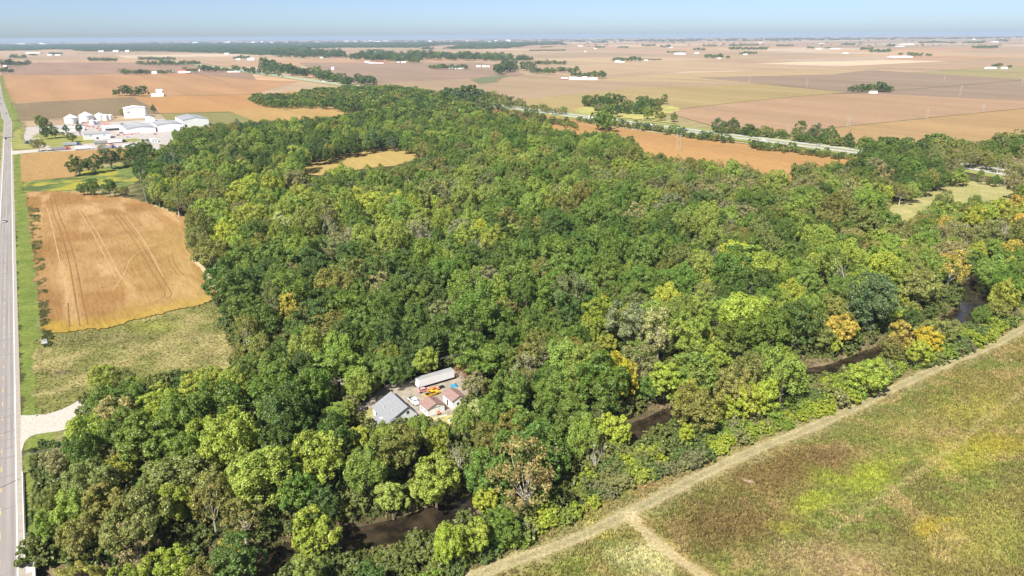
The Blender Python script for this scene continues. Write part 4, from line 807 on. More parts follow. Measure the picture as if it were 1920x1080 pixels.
# box trailer
def trailer(label, loc, rz, L=14.5, h=2.9, mat=WHITEM, roofm=None, group=None, flat=False):
    t = thing('flatbed_trailer' if flat else 'box_trailer', label, 'trailer', loc, rz, group)
    if flat: MB().box(-1.25, 1.25, -L / 2, L / 2, 1.05, 1.35).build('deck', mat, t)
    else:
        MB().box(-1.3, 1.3, -L / 2, L / 2, 1.1, 1.1 + h).build('box', mat, t); MB().box(-1.28, 1.28, -L / 2 + .05, L / 2 - .05, 1.1 + h + .003, 1.1 + h + .06).build('roof', roofm or WHITEM, t)
        MB().box(-1.2, 1.2, L / 2 + .003, L / 2 + .06, 1.2, 1.0 + h).build('door', mat, t)
    MB().box(-.5, .5, -L / 2 + .5, L / 2 - .3, .85, 1.05).build('chassis', DARKM, t)
    for y in (L / 2 - 1.2, L / 2 - 2.5):
        for x in (-1, 1): MB().tube([(x - .14, y, .5), (x + .14, y, .5)], .5, 12).build('wheel', TYRE, t)
    for x in (-.7, .7): MB().box(x - .07, x + .07, -L / 2 + 2.4, -L / 2 + 2.55, 0, .85).build('landing_leg', DARKM, t)
    return t
ta = np.array(G(783, 730)); tb = np.array(G(850.5, 712)); tc = (ta + tb) / 2 + (-.3, .7)
trailer('long white box trailer parked at the back of the farmyard', (tc[0], tc[1], 0), TH + math.pi / 2, 14.8, 2.9, WHITEM, GREYM)
# vehicles
def car(name, label, cat, loc, rz, paint, kind='car', group=None, detail=True):
    t = thing(name, label, cat, loc, rz, group)
    if kind == 'pickup':
        L, w, top = 5.7, .98, 1.85
        MB().prism([(-2.85, .45), (2.85, .45), (2.85, 1.0), (1.1, 1.15), (-2.85, 1.12)], -w, w, 'x').build('body', paint, t)
        MB().prism([(-.75, 1.13), (1.25, 1.13), (.55, top), (-.55, top)], -w + .1, w - .1, 'x').build('cab', paint, t)
        MB().prism([(-.83, 1.2), (1.22, 1.2), (.62, top - .12), (-.60, top - .12)], -w + .07, w - .07, 'x').build('window', GLASS, t)
        MB().box(-w + .12, w - .12, -2.7, -.95, 1.13, 1.16).build('bed', BLACKP, t)
    elif kind == 'suv':
        L, w, top = 5.0, .97, 1.85
        MB().prism([(-2.5, .45), (2.5, .45), (2.5, 1.0), (1.2, 1.15), (-2.5, 1.15)], -w, w, 'x').build('body', paint, t)
        MB().prism([(-2.4, 1.16), (1.2, 1.16), (.5, top), (-2.2, top)], -w + .1, w - .1, 'x').build('cab', paint, t)
        MB().prism([(-2.46, 1.24), (1.19, 1.24), (.58, top - .14), (-2.28, top - .14)], -w + .07, w - .07, 'x').build('window', GLASS, t)
    else:
        L, w, top = 4.6, .9, 1.45
        MB().prism([(-2.3, .38), (2.3, .38), (2.3, .75), (1.2, .92), (-1.5, .95), (-2.3, .85)], -w, w, 'x').build('body', paint, t)
        MB().prism([(-1.6, .93), (1.15, .9), (.35, top), (-1.0, top)], -w + .12, w - .12, 'x').build('roof', paint, t)
        MB().prism([(-1.64, .98), (1.16, .96), (.40, top - .1), (-1.05, top - .1)], -w + .09, w - .09, 'x').build('window', GLASS, t)
    for y in (-L * .31, L * .32):
        for x in (-w + .06, w - .06): MB().tube([(x - .12, y, .36), (x + .12, y, .36)], .36, 12).build('wheel', TYRE, t)
    for x in (-w + .25, w - .25): MB().box(x - .16, x + .16, L / 2, L / 2 + .03, .68, .82).build('headlight', STEEL, t)
    return t
RZ_U = TH; RZ_V = TH - math.pi / 2
def at(px, py, z=0): x, y = G(px, py, z); return (x, y, z)
car('pickup_truck', 'white pickup with black bed cover between the house and sheds', 'pickup truck', at(776, 755, .05), TH + math.pi, WHITEP, 'pickup')
car('utility_truck', 'yellow truck with an open bed behind the nearer brown-roofed shed', 'truck', at(810, 741, .05), RZ_V + .12, YELP, 'pickup')
car('parked_car', 'orange-red car behind the yellow truck', 'car', at(812, 733.5, .05), RZ_V + .1, ORANGEP, 'car')
car('parked_car', 'faded pink-red car beside the box trailer wheels', 'car', at(795, 734, .05), RZ_V - .1, M('faded_red', (.52, .28, .27), .6), 'car')
def atv(label, loc, rz, paint):
    t = thing('quad_bike', label, 'quad bike', loc, rz)
    MB().prism([(-.9, .5), (.9, .55), (.85, .85), (.3, .95), (-.9, .9)], -.4, .4, 'x').build('body', paint, t); MB().box(-.2, .2, -.5, .1, .96, 1.06).build('seat', BLACKP, t); MB().tube([(-.45, .4, 1.2), (0, .45, 1.1), (.45, .4, 1.2)], .03).build('handlebar', DARKM, t)
    for y in (-.6, .65):
        for x in (-.45, .45): MB().tube([(x - .13, y, .3), (x + .13, y, .3)], .3, 10).build('wheel', TYRE, t)
atv('black quad bike beside the white trailer and blue tarp', at(828, 727.5, .05), RZ_V, BLACKP)
atv('red ride-on machine parked before the nearer brown-roofed shed', at(822, 776, .08), TH, ORANGEP)
t = thing('tarp_heap', 'bright blue tarp heap at the right end of the white trailer', 'tarp', at(851.5, 724, .05), .3)
g_ = np.random.default_rng(5); mb = MB(); nn = 9
for i in range(nn):
    for j in range(nn):
        r_ = 1 - max(abs(i - 4), abs(j - 4)) / 4; mb.v.append(((i - 4) * .32 + g_.normal(0, .06), (j - 4) * .28 + g_.normal(0, .06), 1.15 * r_ ** .7 + g_.normal(0, .05) * (r_ > 0)))
mb.f = [(i * nn + j, i * nn + j + nn, i * nn + j + nn + 1, i * nn + j + 1) for i in range(nn - 1) for j in range(nn - 1)]; mb.build('tarp', TARP, t)
for px_, py_, lab, mt in ((848, 745, 'dark upright drum beside the farther shed wall', DARKM), (866, 762, 'pale barrel standing right of the farther shed', SILVERP), (842, 790, 'pale garden bin on the farm lawn', WHITEP)):
    t = thing('barrel', lab, 'barrel', at(px_, py_, .08)); MB().lathe([(.32, 0), (.36, .3), (.36, .7), (.32, 1.0)], 12).build('drum', mt, t); MB().lathe([(.30, 1.003), (.30, 1.05), (.05, 1.07)], 12).build('lid', DARKM, t)
# ------------------------------------------------------------------ utility poles and wires
def upole(label, loc, h, lean=0.0, arm=2.4, rz=0, group='utility poles'):
    t = thing('utility_pole', label, 'pole', loc, rz, group); t.rotation_euler = (0, lean, rz)
    MB().tube([(0, 0, -.3), (0, 0, h)], [.19, .12], 8).build('pole', POLEW, t)
    if arm:
        MB().box(-arm / 2, arm / 2, -.07, .07, h - .75, h - .58).build('crossarm', POLEW, t)
        for x in (-arm / 2 + .15, arm / 2 - .15): MB().lathe([(.06, h - .57), (.09, h - .45), (.04, h - .35)], 8, x, 0).build('insulator', WHITEP, t)
    return t
pf = at(643, 756); upole('pale utility pole with transformer left of the farmhouse clearing', pf, 9.5, rz=.9)
tr = [o for o in C.objects if o.name.startswith('utility_pole') and not o.parent][-1]; MB().lathe([(.28, 6.6), (.3, 7.5), (.2, 7.6)], 10, .35, 0).build('transformer', STEEL, tr)
pr = G(-48, 872, 10.1); upole('utility pole across the state road carrying the farm wires', (pr[0], pr[1], 0), 10.5, rz=.9)
pb_ = at(905, 690); upole('utility pole standing in the wood behind the sheds', pb_, 9.0, rz=.9)
def wire(label, a, b, sag, r=.026):
    pts = [(a[0] + (b[0] - a[0]) * s, a[1] + (b[1] - a[1]) * s, a[2] + (b[2] - a[2]) * s - sag * 4 * s * (1 - s)) for s in np.linspace(0, 1, 25)]
    o = MB().tube(pts, r, 5).build('power_line', POLEW); o['label'] = label; o['category'] = 'power line'; o['group'] = 'wires to the farm'
for s_, w_ in ((-1.05, 'upper'), (1.05, 'lower')):
    k_ = np.array([math.cos(.9), math.sin(.9)]) * s_
    wire('%s wire crossing the corner wood from the road to the farm pole' % w_, (pr[0] + k_[0], pr[1] + k_[1], 10.1), (pf[0] + k_[0], pf[1] + k_[1], 9.1), 1.2)
    wire('%s wire running past the box trailer behind the farm' % w_, (pf[0] + k_[0], pf[1] + k_[1], 9.1), (pb_[0] + k_[0], pb_[1] + k_[1], 8.6), .8)
upole('bare pale pole leaning at the far corner of the orange field', at(277, 384), 13.5, -.12, 0)
upole('small pole at the plant entrance beside the state road', at(42, 291), 6, 0, 0); upole('thin white pole in the brown field beyond the plant lawn', at(43, 222), 9, 0, 0)
def hframe(label, px, py, top, three=False, group='transmission structures across the fields'):
    x, y = G(px, py, .8); d = float(P(x, y, 10)[2]); h = (py - top) * d / FPX * 1.03; t = thing('transmission_structure', label, 'pylon', (x, y, .0), rad(-56 + 90) * 0 + rad(34), group)
    xs_ = (-3.4, 0, 3.4) if three else (-2.4, 2.4)
    for q in xs_: MB().tube([(q, 0, -.3), (q, 0, h)], [.24, .16], 7).build('pole', POLEW, t)
    MB().box(xs_[0] - 2, xs_[-1] + 2, -.18, .18, h - 3.0, h - 2.6).build('crossarm', POLEW, t)
    br = MB(); 
    for a, b in zip(xs_[:-1], xs_[1:]): br.tube([(a, .02, h - 9), (b, .02, h - 3.4)], .12, 5); br.tube([(b, -.02, h - 9), (a, -.02, h - 3.4)], .12, 5)
    br.build('brace', POLEW, t)
    for q in (xs_[0] - 1.8, (xs_[0] + xs_[-1]) / 2 + .9, xs_[-1] + 1.8): MB().lathe([(.1, h - 4.4), (.16, h - 3.8), (.1, h - 3.05)], 7, q, 0).build('insulator', STEEL, t)
for a in ((1037, 303, 274, 1, 'three-legged pale transmission structure rising out of the wood'), (1272, 282, 249, 0, 'transmission structure in the orange field before the interstate'), (1477, 254, 229, 0, 'transmission structure just beyond the interstate'), (1590, 241, 216, 0, 'transmission structure at the start of the dark furrow line'),
          (1737, 224.5, 202, 0, 'transmission structure midway along the dark furrow line'), (1843, 210, 193, 0, 'transmission structure at the right end of the furrow line'), (1512, 165, 147, 0, 'distant transmission structure left of the dark grove and house'), (1404, 159, 142, 0, 'distant transmission structure at the olive strip corner'),
          (1770, 153, 143, 0, 'distant dark transmission structure right of the grove and house'), (1800, 180, 160, 0, 'distant pale transmission structure right of the dark grove'), (1916, 161, 147, 0, 'distant transmission structure at the right photo edge')):
    hframe(a[4], a[0], a[1], a[2], a[3])
for px_, py_, tp, lab in ((1481, 182, 174, 'small field pole in the olive strip, left'), (1518, 179, 171, 'small field pole in the olive strip, middle'), (1556, 176, 168, 'small field pole in the olive strip, right'), (1300, 138, 127, 'thin distant pole in the pale field')):
    x, y = G(px_, py_, .6); upole(lab, (x, y, 0), (py_ - tp) * float(P(x, y, 5)[2]) / FPX, 0, 1.6, .5, 'field poles')
# roadside box, guardrail, bridge, sign
t = thing('utility_cabinet', 'small white box standing on the mown grass near the orange field corner', 'utility box', at(84, 645, .06), TH)
MB().box(-1.0, 1.0, -.7, .7, .45, 1.75).build('body', WHITEM, t); MB().box(-1.06, 1.06, -.76, .76, 1.753, 1.85).build('lid', GREYM, t)
for x in (-.8, .8):
    for y in (-.5, .5): MB().box(x - .06, x + .06, y - .06, y + .06, 0, .448).build('leg', DARKM, t)
ga = np.array(toUV(*G(44.5, 889))); gb = np.array(toUV(*G(47, 1056))); vg = (ga[1] + gb[1]) / 2; u0g, u1g = gb[0], ga[0]; o_ = W2(u0g, vg)
t = thing('guardrail', 'long steel guardrail on posts beside the state road', 'guardrail', (o_[0], o_[1], .05), TH); Lg = u1g - u0g
MB().prism([(-.16, .50), (.03, .52), (.03, .76), (-.10, .80), (-.16, .76), (-.11, .63)], 0, Lg, 'y').build('rail', WHITEM, t)
pm = MB().box(.045, .22, -.09, .09, -.4, .80).mesh('post', POLEW); bm_ = MB().box(-.25, .04, -.05, .05, .30, .49).mesh('block', DARKM); y = 0.0; k = 0
while y < Lg:
    link('post', pm, t, (0, y, 0)); y += .95 if y < Lg * .35 else 1.9
gs = MB().box(-.55, .0, -.06, .06, .78, .82).mesh('spacer', STEEL)
# bridge over the creek
ob = W2(u0g - 14, RC); t = thing('road_bridge', 'concrete bridge carrying the state road over the creek', 'bridge', (ob[0], ob[1], 0), TH)
MB().box(-7.2, 7.2, -16, 13.6, -.75, .04).build('deck', CONCR, t)
for s in (-1, 1): MB().box(*sorted((s * 6.85, s * 7.25)), -16, 13.4, .043, .85).build('parapet', CONCR, t); MB().box(*sorted((s * 6.8, s * 7.2)), -2, -.8, -4, -.753).build('pier', CONCR, t)
MB().box(-6.7, 6.7, -2, -.8, -1.6, -.753).build('pier_cap', CONCR, t)
sx = at(1578, 273, .7); t = thing('highway_sign', 'white sign on posts beside the interstate hedge', 'sign', sx, .6)
for x in (-1, 1): MB().box(x - .1, x + .1, -.1, .1, 0, 3).build('post', STEEL, t)
MB().box(-1.6, 1.6, -.16, -.11, 1.6, 5.6).build('panel', WHITEP, t)
# ------------------------------------------------------------------ vehicles on the roads
def on_road(px, py): 
    u, v = toUV(*G(px, py, .1)); return W2(u, max(RC - 2.0, min(RC + 2.0, v)))
for px_, py_, pt, kd, lab, dr in ((8, 416, WHITEP, 'pickup', 'white and dark pickup on the state road beside the orange field', 0), (8, 261, BLACKP, 'suv', 'dark vehicle on the state road beside the plant lawn', 0), (12, 214, BLUEP, 'suv', 'dark blue vehicle near the state road bend', math.pi)):
    p = on_road(px_, py_); car('pickup_truck' if kd == 'pickup' else 'road_car', lab, 'pickup truck' if kd == 'pickup' else 'car', (p[0], p[1], .11), TH + dr, pt, kd)
for px_, py_, lab in ((2.5, 196, 'dark car on the far state road curve, nearer the bend'), (1.5, 185, 'dark car on the far state road curve, farther off')):
    x, y = G(px_, py_, .1); car('road_car', lab, 'car', (x, y, .11), TH + .2, BLACKP, 'suv')
def semi(label, loc, rz, box=WHITEM, cab=WHITEP, flat=False, group='semi trucks', L=14):
    t = thing('semi_truck', label, 'truck', loc, rz, group)
    if flat: MB().box(-1.25, 1.25, -L / 2 - 2, L / 2 - 2, 1.05, 1.35).build('trailer_deck', STEEL, t)
    else: MB().box(-1.3, 1.3, -L / 2 - 2, L / 2 - 2, 1.15, 4.0).build('trailer_box', box, t)
    MB().prism([(L / 2 - 1.6, .7), (L / 2 + 3, .7), (L / 2 + 3, 1.7), (L / 2 + 1.6, 1.95), (L / 2 + .9, 3.3), (L / 2 - 1.6, 3.5)], -1.2, 1.2, 'x').build('cab', cab, t)
    MB().prism([(L / 2 + 1.62, 2.02), (L / 2 + 1.66, 2.05), (L / 2 + 1.1, 3.1), (L / 2 + 1.05, 3.1)], -1.05, 1.05, 'x').build('windscreen', GLASS, t); MB().box(-.5, .5, -L / 2 - 1.6, L / 2 + 2.6, .6, 1.0).build('chassis', DARKM, t)
    for y in (-L / 2 - .9, -L / 2 + .5, L / 2 - 1.4, L / 2 - .2, L / 2 + 2.3):
        for x in (-1.05, 1.05): MB().tube([(x - .15, y, .5), (x + .15, y, .5)], .5, 10).build('wheel', TYRE, t)
    return t
def on_int(px, off):
    best = None
    for (a, b) in zip(icl[:-1], icl[1:]):
        for s in np.linspace(0, 1, 12):
            q = np.array(a) * (1 - s) + np.array(b) * s; e = abs(float(P(q[0], q[1], .8)[0]) - px)
            if best is None or e < best[0]: best = (e, q, np.array(b) - np.array(a))
    _, q, tn = best; tn = tn / np.hypot(*tn); nr = np.array([-tn[1], tn[0]]); p = q + nr * off; return (p[0], p[1], .81), math.atan2(-tn[0], tn[1])
for px_, off, lab in ((1237, 11, 'white semi truck on the interstate near carriageway, left'), (1118, 8, 'white semi truck on the interstate behind the wood'), (612, 8, 'white semi truck far along the interstate')):
    l_, r_ = on_int(px_, off); semi(lab, l_, r_ + math.pi, group='trucks on the interstate')
for px_, off, pt, lab in ((1441, 8, WHITEP, 'white car on the interstate near the hedge gap'), (1367, 11.5, WHITEP, 'white van at the end of the interstate hedge'), (1296, 8, BLACKP, 'dark car on the interstate, left of the hedge gap'), (1528, -8, SILVERP, 'silver car on the interstate far carriageway'), (1003, 8, BLACKP, 'dark car on the interstate behind roadside trees'), (575, -8, WHITEP, 'white car on the distant interstate')):
    l_, r_ = on_int(px_, off); car('road_car', lab, 'car', l_, r_ + (math.pi if off > 0 else 0), pt, 'suv', 'cars on the interstate')
# ------------------------------------------------------------------ the plant beside the state road
def plant_building(name, label, pl, pr_, depth, eave, ridge, wall=WHITEM, roof=GREYM, axis='y', skylight=0, over=.3):
    """front wall between two pixels on the ground, running back along the state road"""
    a = np.array(toUV(*G(*pl))); b = np.array(toUV(*G(*pr_))); w = abs(b[1] - a[1]); u = (a[0] + b[0]) / 2; p = W2(u + depth / 2, (a[1] + b[1]) / 2)
    t = gable(name, label, 'building', (p[0], p[1], .09), depth if axis == 'y' else w, w if axis == 'y' else depth, eave, ridge, wall, roof, axis, over=over, group='plant buildings')
    return t, w
t, w = plant_building('machine_shop', 'white workshop with a grey roof nearest the plant lawn', (160, 264), (206, 258), 17, 6.5, 8.6, axis='x'); windows(t, -8.5, (-7, 8), 4.6, 2.6, .8, 'y'); MB().box(-1.2, 1.2, -8.58, -8.51, 0, 2.4).build('door', DARKM, t)
t, w = plant_building('warehouse', 'long low white plant building left of the tall block', (241, 254), (290, 246), 60, 6.5, 8.5)
for k, (u_) in enumerate((-20, -3, 13)): MB().box(-w / 2 + 5, w / 2 - 1, u_ - 1.0, u_ + 1.0, 8.72, 8.95).build('roof_rib', WHITEM, t)
MB().box(w / 2 + .01, w / 2 + .5, -29, -24, 0, 5).build('door', DARKM, t)
t, w = plant_building('warehouse', 'white plant building with a ribbed grey roof in the middle', (298, 249), (342, 243), 50, 8.5, 10.5)
for u_ in (-15, 2): MB().box(-w / 2 + 1, w / 2 - 1, u_ - .8, u_ + .8, 10.72, 10.95).build('roof_rib', WHITEM, t)
MB().box(-w / 2 - .5, -w / 2 - .01, -24, -18, 0, 6).build('door', DARKM, t)
t, w = plant_building('warehouse', 'largest white plant building with a broad grey roof, rightmost', (345, 240), (392, 236), 58, 10, 13)
MB().box(-w / 2 + 2, -w / 2 + 5, -29.06, -29.01, 0, 4).build('door', DARKM, t)
t, w = plant_building('tall_white_block', 'tall white block standing above the other plant buildings', (237, 223), (278, 221), 26, 15.5, 18, roof=WHITEM)
st = MB()
for k in range(4): st.box(w / 2 - 3 + k * .3, w / 2 - 1.6 + k * .3, -13.6, -13.05, 3 + k * 3.6, 4.6 + k * 3.6)
st.build('louvre', DARKM, t); MB().box(w / 2 + .02, w / 2 + 1.5, -6, 6, 0, 14).build('stair_tower', GREYM, t); MB().box(-w / 2 + 3, -w / 2 + 6, -13.08, -13.01, 9.5, 10.6).build('window', GLASS, t)
t, w = plant_building('low_plant_hall', 'low flat white hall behind the workshop', (196, 247), (226, 243), 22, 4.5, 5.5, roof=WHITEM); MB().box(-w / 2 + 2, w / 2 - 2, -11.07, -11.01, 0, 3).build('door', DARKM, t)
t, w = plant_building('low_plant_hall', 'low white hall beside the two conifers', (118, 246), (160, 246), 16, 3.6, 4.6, roof=WHITEM)
t, w = plant_building('office_annex', 'small white annex between the main plant buildings', (276, 229), (291, 228), 14, 6, 7, roof=WHITEM)
t, w = plant_building('small_plant_shed', 'small white shed half hidden behind the wood edge', (352, 256), (372, 254), 9, 3.5, 4.6, roof=WHITEM)
t, w = plant_building('small_plant_shed', 'small white office by the yard trucks', (284, 268), (296, 266), 7, 3.2, 4.2, roof=WHITEM); windows(t, -3.5, (-1.5, 1.5), 1.6, 1.4, 1.2, 'y')
for (px_, py_, tp, wd, lab) in ((135, 231.5, 215, 23, 'leftmost white grain bin with a conical roof'), (162.5, 227, 210.5, 23, 'middle white grain bin, tallest of three'), (188, 225, 212, 19, 'rightmost white grain bin')):
    x, y = G(px_, py_); d = float(P(x, y, 5)[2]); R = wd * d / FPX / 2; h = (py_ - tp) * d / FPX; t = thing('grain_bin', lab, 'grain bin', (x, y, .09), 0, 'grain bins of the plant')
    MB().lathe([(R, 0), (R, h * .22), (R * 1.006, h * .22), (R * 1.006, h * .45), (R, h * .45), (R, h * .66)], 28).build('wall', WHITEM, t); MB().lathe([(R * 1.05, h * .655), (R * .55, h * .85), (R * .12, h * .985), (R * .1, h)], 28).build('roof', WHITEM, t)
    MB().lathe([(R * .1, h + .003), (R * .1, h + .5), (.1, h + .8)], 10).build('cap', STEEL, t); MB().box(-.35, .35, -R - .35, -R - .02, 0, h * .66).build('ladder', STEEL, t)
for px_, py_, R, h, lab in ((174, 234, 3.6, 6, 'small white tank below the middle grain bin'), (182, 233, 3.2, 5, 'small white tank between the bins and red augers'), (199, 226, 4.2, 8, 'white tank right of the rightmost grain bin'), (207, 224, 3.8, 6.5, 'outer white tank right of the grain bins'), (151, 236, 3.2, 5, 'small white tank behind the right conifer')):
    t = thing('storage_tank', lab, 'tank', at(px_, py_, .09), 0, 'tanks of the plant'); MB().lathe([(R, 0), (R, h * .5), (R * 1.01, h * .5), (R, h * .52), (R, h)], 20).build('wall', WHITEM, t); MB().lathe([(R * 1.03, h + .003), (R * .5, h + R * .3), (.2, h + R * .42)], 20).build('roof', WHITEM, t); MB().box(-.25, .25, -R - .3, -R - .02, 0, h).build('ladder', STEEL, t)
def auger(label, loc, rz, L=14, tilt=.35, paint=REDP):
    t = thing('grain_auger', label, 'auger', loc, rz, 'red augers in the plant yard'); e = Vector((0, L * math.cos(tilt), L * math.sin(tilt) + .6))
    MB().tube([(0, 0, .6), e], .42, 8).build('tube', paint, t); MB().box(-.7, .7, -.9, .3, .2, 1.0).build('hopper', paint, t)
    m_ = e * .5; MB().tube([(-.9, m_.y, .5), (-.25, m_.y * 1.1, m_.z)], .1, 5).tube([(.9, m_.y, .5), (.25, m_.y * 1.1, m_.z)], .1, 5).build('frame', paint, t)
    for x in (-.9, .9): MB().tube([(x - .14, m_.y, .45), (x + .14, m_.y, .45)], .45, 10).build('wheel', TYRE, t)
for k, (px_, py_, r_, L_, lab) in enumerate(((168, 238, 1.0, 16, 'red auger left in the yard below the middle bin'), (175, 239, .7, 14, 'red auger in the yard, right of the first'), (182, 242, .2, 13, 'orange-red auger beside the low hall'), (203, 237, 1.1, 14, 'leftmost of three parallel red augers'), (208, 237, 1.1, 14, 'middle of three parallel red augers'), (214, 237, 1.1, 15, 'rightmost of three parallel red augers'), (138, 240, .5, 9, 'red auger on the yard left of the conifers'), (186, 246, .1, 9, 'short red auger behind the workshop'), (232, 253, -1.3, 20, 'long red auger lying along the yard front'))):
    auger(lab, at(px_, py_, .09), r_, L_, .28 if k < 8 else .06)
for px_, py_, r_, lab, kw in ((158, 280.5, RZ_V, 'white semi truck parked along the yard front, left', {}), (114, 281.5, RZ_V, 'grey semi with red cab at the plant entrance', dict(box=GREYM, cab=REDP)), (135, 273, RZ_V, 'grey semi parked on the inner yard row, left', dict(box=SILVERP, cab=BLUEP)), (193, 270, RZ_V, 'grey semi parked below the workshop', dict(box=GREYM, cab=WHITEP)), (221, 268, RZ_V, 'white semi parked right of the workshop', dict(cab=BLACKP)), (200, 279, RZ_V, 'silver semi along the yard front, middle', dict(box=SILVERP, cab=BLUEP)), (248, 276.5, RZ_V, 'white semi along the yard front, right', dict(cab=SILVERP))):
    semi(lab, at(px_, py_, .1), r_, group='semi trucks parked at the plant', **kw)
semi('dark flatbed semi on the curved plant drive', at(56, 268, .1), TH + math.pi * .82, flat=True, cab=BLUEP, L=10)
for px_, py_, pt, kd, lab in ((275, 273, REDP, 'suv', 'bright red truck at the right end of the parked semis'), (210, 272, ORANGEP, 'suv', 'orange-yellow loader below the workshop'), (228, 250, BLUEP, 'pickup', 'blue pickup beside the long red auger'), (222, 254, REDP, 'car', 'red car in the plant yard'), (240, 258, WHITEP, 'suv', 'white van before the long low plant building'), (291, 252, REDP, 'car', 'red car between the two warehouses'), (229, 233, BLUEP, 'car', 'blue car beside the long warehouse wall'), (217, 221, BLACKP, 'car', 'black car behind the plant yard'), (300, 270, WHITEP, 'suv', 'white van near the small yard office'), (305, 274, SILVERP, 'pickup', 'silver pickup near the wood at the yard edge')):
    car('yard_vehicle', lab, 'vehicle', at(px_, py_, .1), RZ_V + random.uniform(-.5, .5), pt, kd)
t = thing('plant_sign', 'small white sign board on the plant lawn', 'sign', at(70, 262, .13), TH); MB().box(-2.4, 2.4, -.1, .1, .5, 2.0).build('panel', WHITEP, t)
for x in (-1.8, 1.8): MB().box(x - .1, x + .1, -.09, .09, 0, .497).build('post', DARKM, t)
def one_tree(px, py, rpx, st, cn, label, group='trees around the plant', sink=1.2):
    x, y = G(px, py); d = float(P(x, y, 5)[2]); r = rpx * d / FPX; add_tree(dict(x=x, y=y, r=r, st=st, cn=cn, lab=label), group, 0 if st in ('cone', 'shrub') else sink)
for a in ((77, 231, 7, 'spread', 'dark green', 'small dark tree at the back of the plant lawn'), (80, 243, 10, 'round', 'olive', 'olive tree on the plant lawn'), (88, 251, 10, 'dense', 'dark green', 'dark tree in the middle of the plant lawn'), (87, 261, 9, 'round', 'dark green', 'dark tree at the front of the plant lawn'), (104, 259, 9, 'dense', 'dark green', 'round dark tree beside the plant lawn centre'), (136, 267, 8.5, 'dense', 'dark green', 'dark bushy tree below the conifers'), (74, 284, 11, 'spread', 'olive', 'olive tree at the lower plant entrance'),
          (125, 251, 6.5, 'cone', 'blue-green', 'left conifer before the plant'), (151, 255, 7.5, 'cone', 'blue-green', 'right conifer before the plant'), (119, 254, 4, 'shrub', 'blue-green', 'small conifer shrub beside the left conifer'), (289, 214, 5, 'cone', 'dark green', 'dark tree beside the tall white block'), (230, 217, 6, 'dense', 'olive', 'olive tree behind the plant yard'),
          (197, 303, 11, 'ragged', 'tan', 'thin brownish tree in the field hedge below the plant'), (150, 330, 17, 'dense', 'dark green', 'dark rounded tree at the hedge end beside the weed strip'), (180, 325, 14, 'dense', 'dark green', 'second dark tree in the hedge beside the weed strip'), (210, 318, 15, 'round', 'blue-green', 'third tree in the hedge beside the weed strip'), (235, 313, 14, 'dense', 'dark green', 'fourth tree in the hedge beside the weed strip'), (255, 305, 16, 'round', 'dark green', 'tree joining the field hedge to the wood'),
          (158, 367, 10, 'round', 'dark green', 'first round shrub tree of the row above the orange field'), (176, 367, 11, 'dense', 'mid green', 'second round shrub tree of the row above the orange field'), (207, 370, 12, 'round', 'dark green', 'third round shrub tree of the row above the orange field'), (232, 370, 10, 'spread', 'olive', 'fourth shrub tree of the row above the orange field')):
    one_tree(*a)
# ------------------------------------------------------------------ trees along the interstate
def line_trees(name, label, segs, group=None):
    """segs: (px0,py0,px1,py1, crown px, count, colours, style)"""
    pos, idx, rz, scl, col = [], [], [], [], []
    for x0, y0, x1, y1, rp_, n_, cns, thick in segs:
        for k in range(n_):
            s = (k + random.uniform(.1, .9)) / n_; px = x0 + (x1 - x0) * s + random.uniform(-2, 2); py = y0 + (y1 - y0) * s + random.uniform(-.5, .5) * thick
            x, y = G(px, py); d = float(P(x, y, 5)[2]); r = rp_ * random.uniform(.65, 1.3) * d / FPX; sc_ = r / 6; sz = sc_ * random.uniform(.85, 1.15)
            st = random.choice(['round', 'dense', 'round', 'feather']); a, k_ = WOFF[st]
            if d > 1500: idx.append(random.randrange(4))
            else: idx.append(random.randrange(4))
            pos.append((x, y, 0)); rz.append(random.uniform(0, 6.28)); scl.append((sc_, sc_, sz)); col.append(np.array(COL[random.choice(cns)]) * random.uniform(.8, 1.2))
    o = scatter(name, SRC_MID, pos, idx, rz, scl, col, label=label, category='trees')
    if group: o['group'] = group
MIDP = []
for s in (111, 112, 113, 114):
    V, F, v, lob, ctr = make_crown(s, 6.0, .8, 14.0, 13, 6, 1700, 1.0); MIDP.append(crown_mesh('mid_crown', V, F, v, lob))
SRC_MID = source('mid_source', MIDP)
DG, MG, OL, BG, LG, TN = 'dark green', 'mid green', 'olive', 'blue-green', 'light green', 'tan'
line_trees('interstate_hedge', 'row of dark bushy trees between the interstate and the orange field', [(1084, 228, 1375, 270, 5.6, 60, [DG, MG, BG, OL], 5), (1404, 278, 1600, 302, 6.2, 36, [DG, MG, OL], 5), (1120, 243, 1140, 247, 12, 3, [MG, DG], 4)])
line_trees('interstate_trees', 'mixed trees along the interstate where it meets the wood', [(880, 201, 1075, 239, 5.4, 40, [DG, MG, OL, BG], 10), (880, 190, 1060, 218, 6, 24, [OL, MG, 'grey-green'], 6), (1000, 230, 1085, 243, 6, 12, [MG, OL], 6), (830, 188, 900, 196, 11, 12, [DG, BG], 6), (900, 188, 960, 195, 8, 8, [OL, DG], 4)])
line_trees('roadside_trees', 'hedge trees beyond the interstate on the right', [(1610, 279, 1725, 293, 10, 26, [MG, OL, DG], 6), (1725, 290, 1800, 298, 13, 14, [OL, TN, MG], 8), (1800, 300, 1930, 285, 14, 18, [OL, TN, MG], 12), (1392, 251, 1470, 258, 6, 8, [OL, MG], 4), (1340, 250, 1480, 262, 5, 26, [MG, OL, DG], 4), (1485, 264, 1600, 278, 6, 24, [MG, OL, DG], 4), (1095, 200, 1240, 206, 7, 24, [DG, MG, OL], 8), (1120, 212, 1235, 214, 6, 18, [MG, OL, DG], 5)])
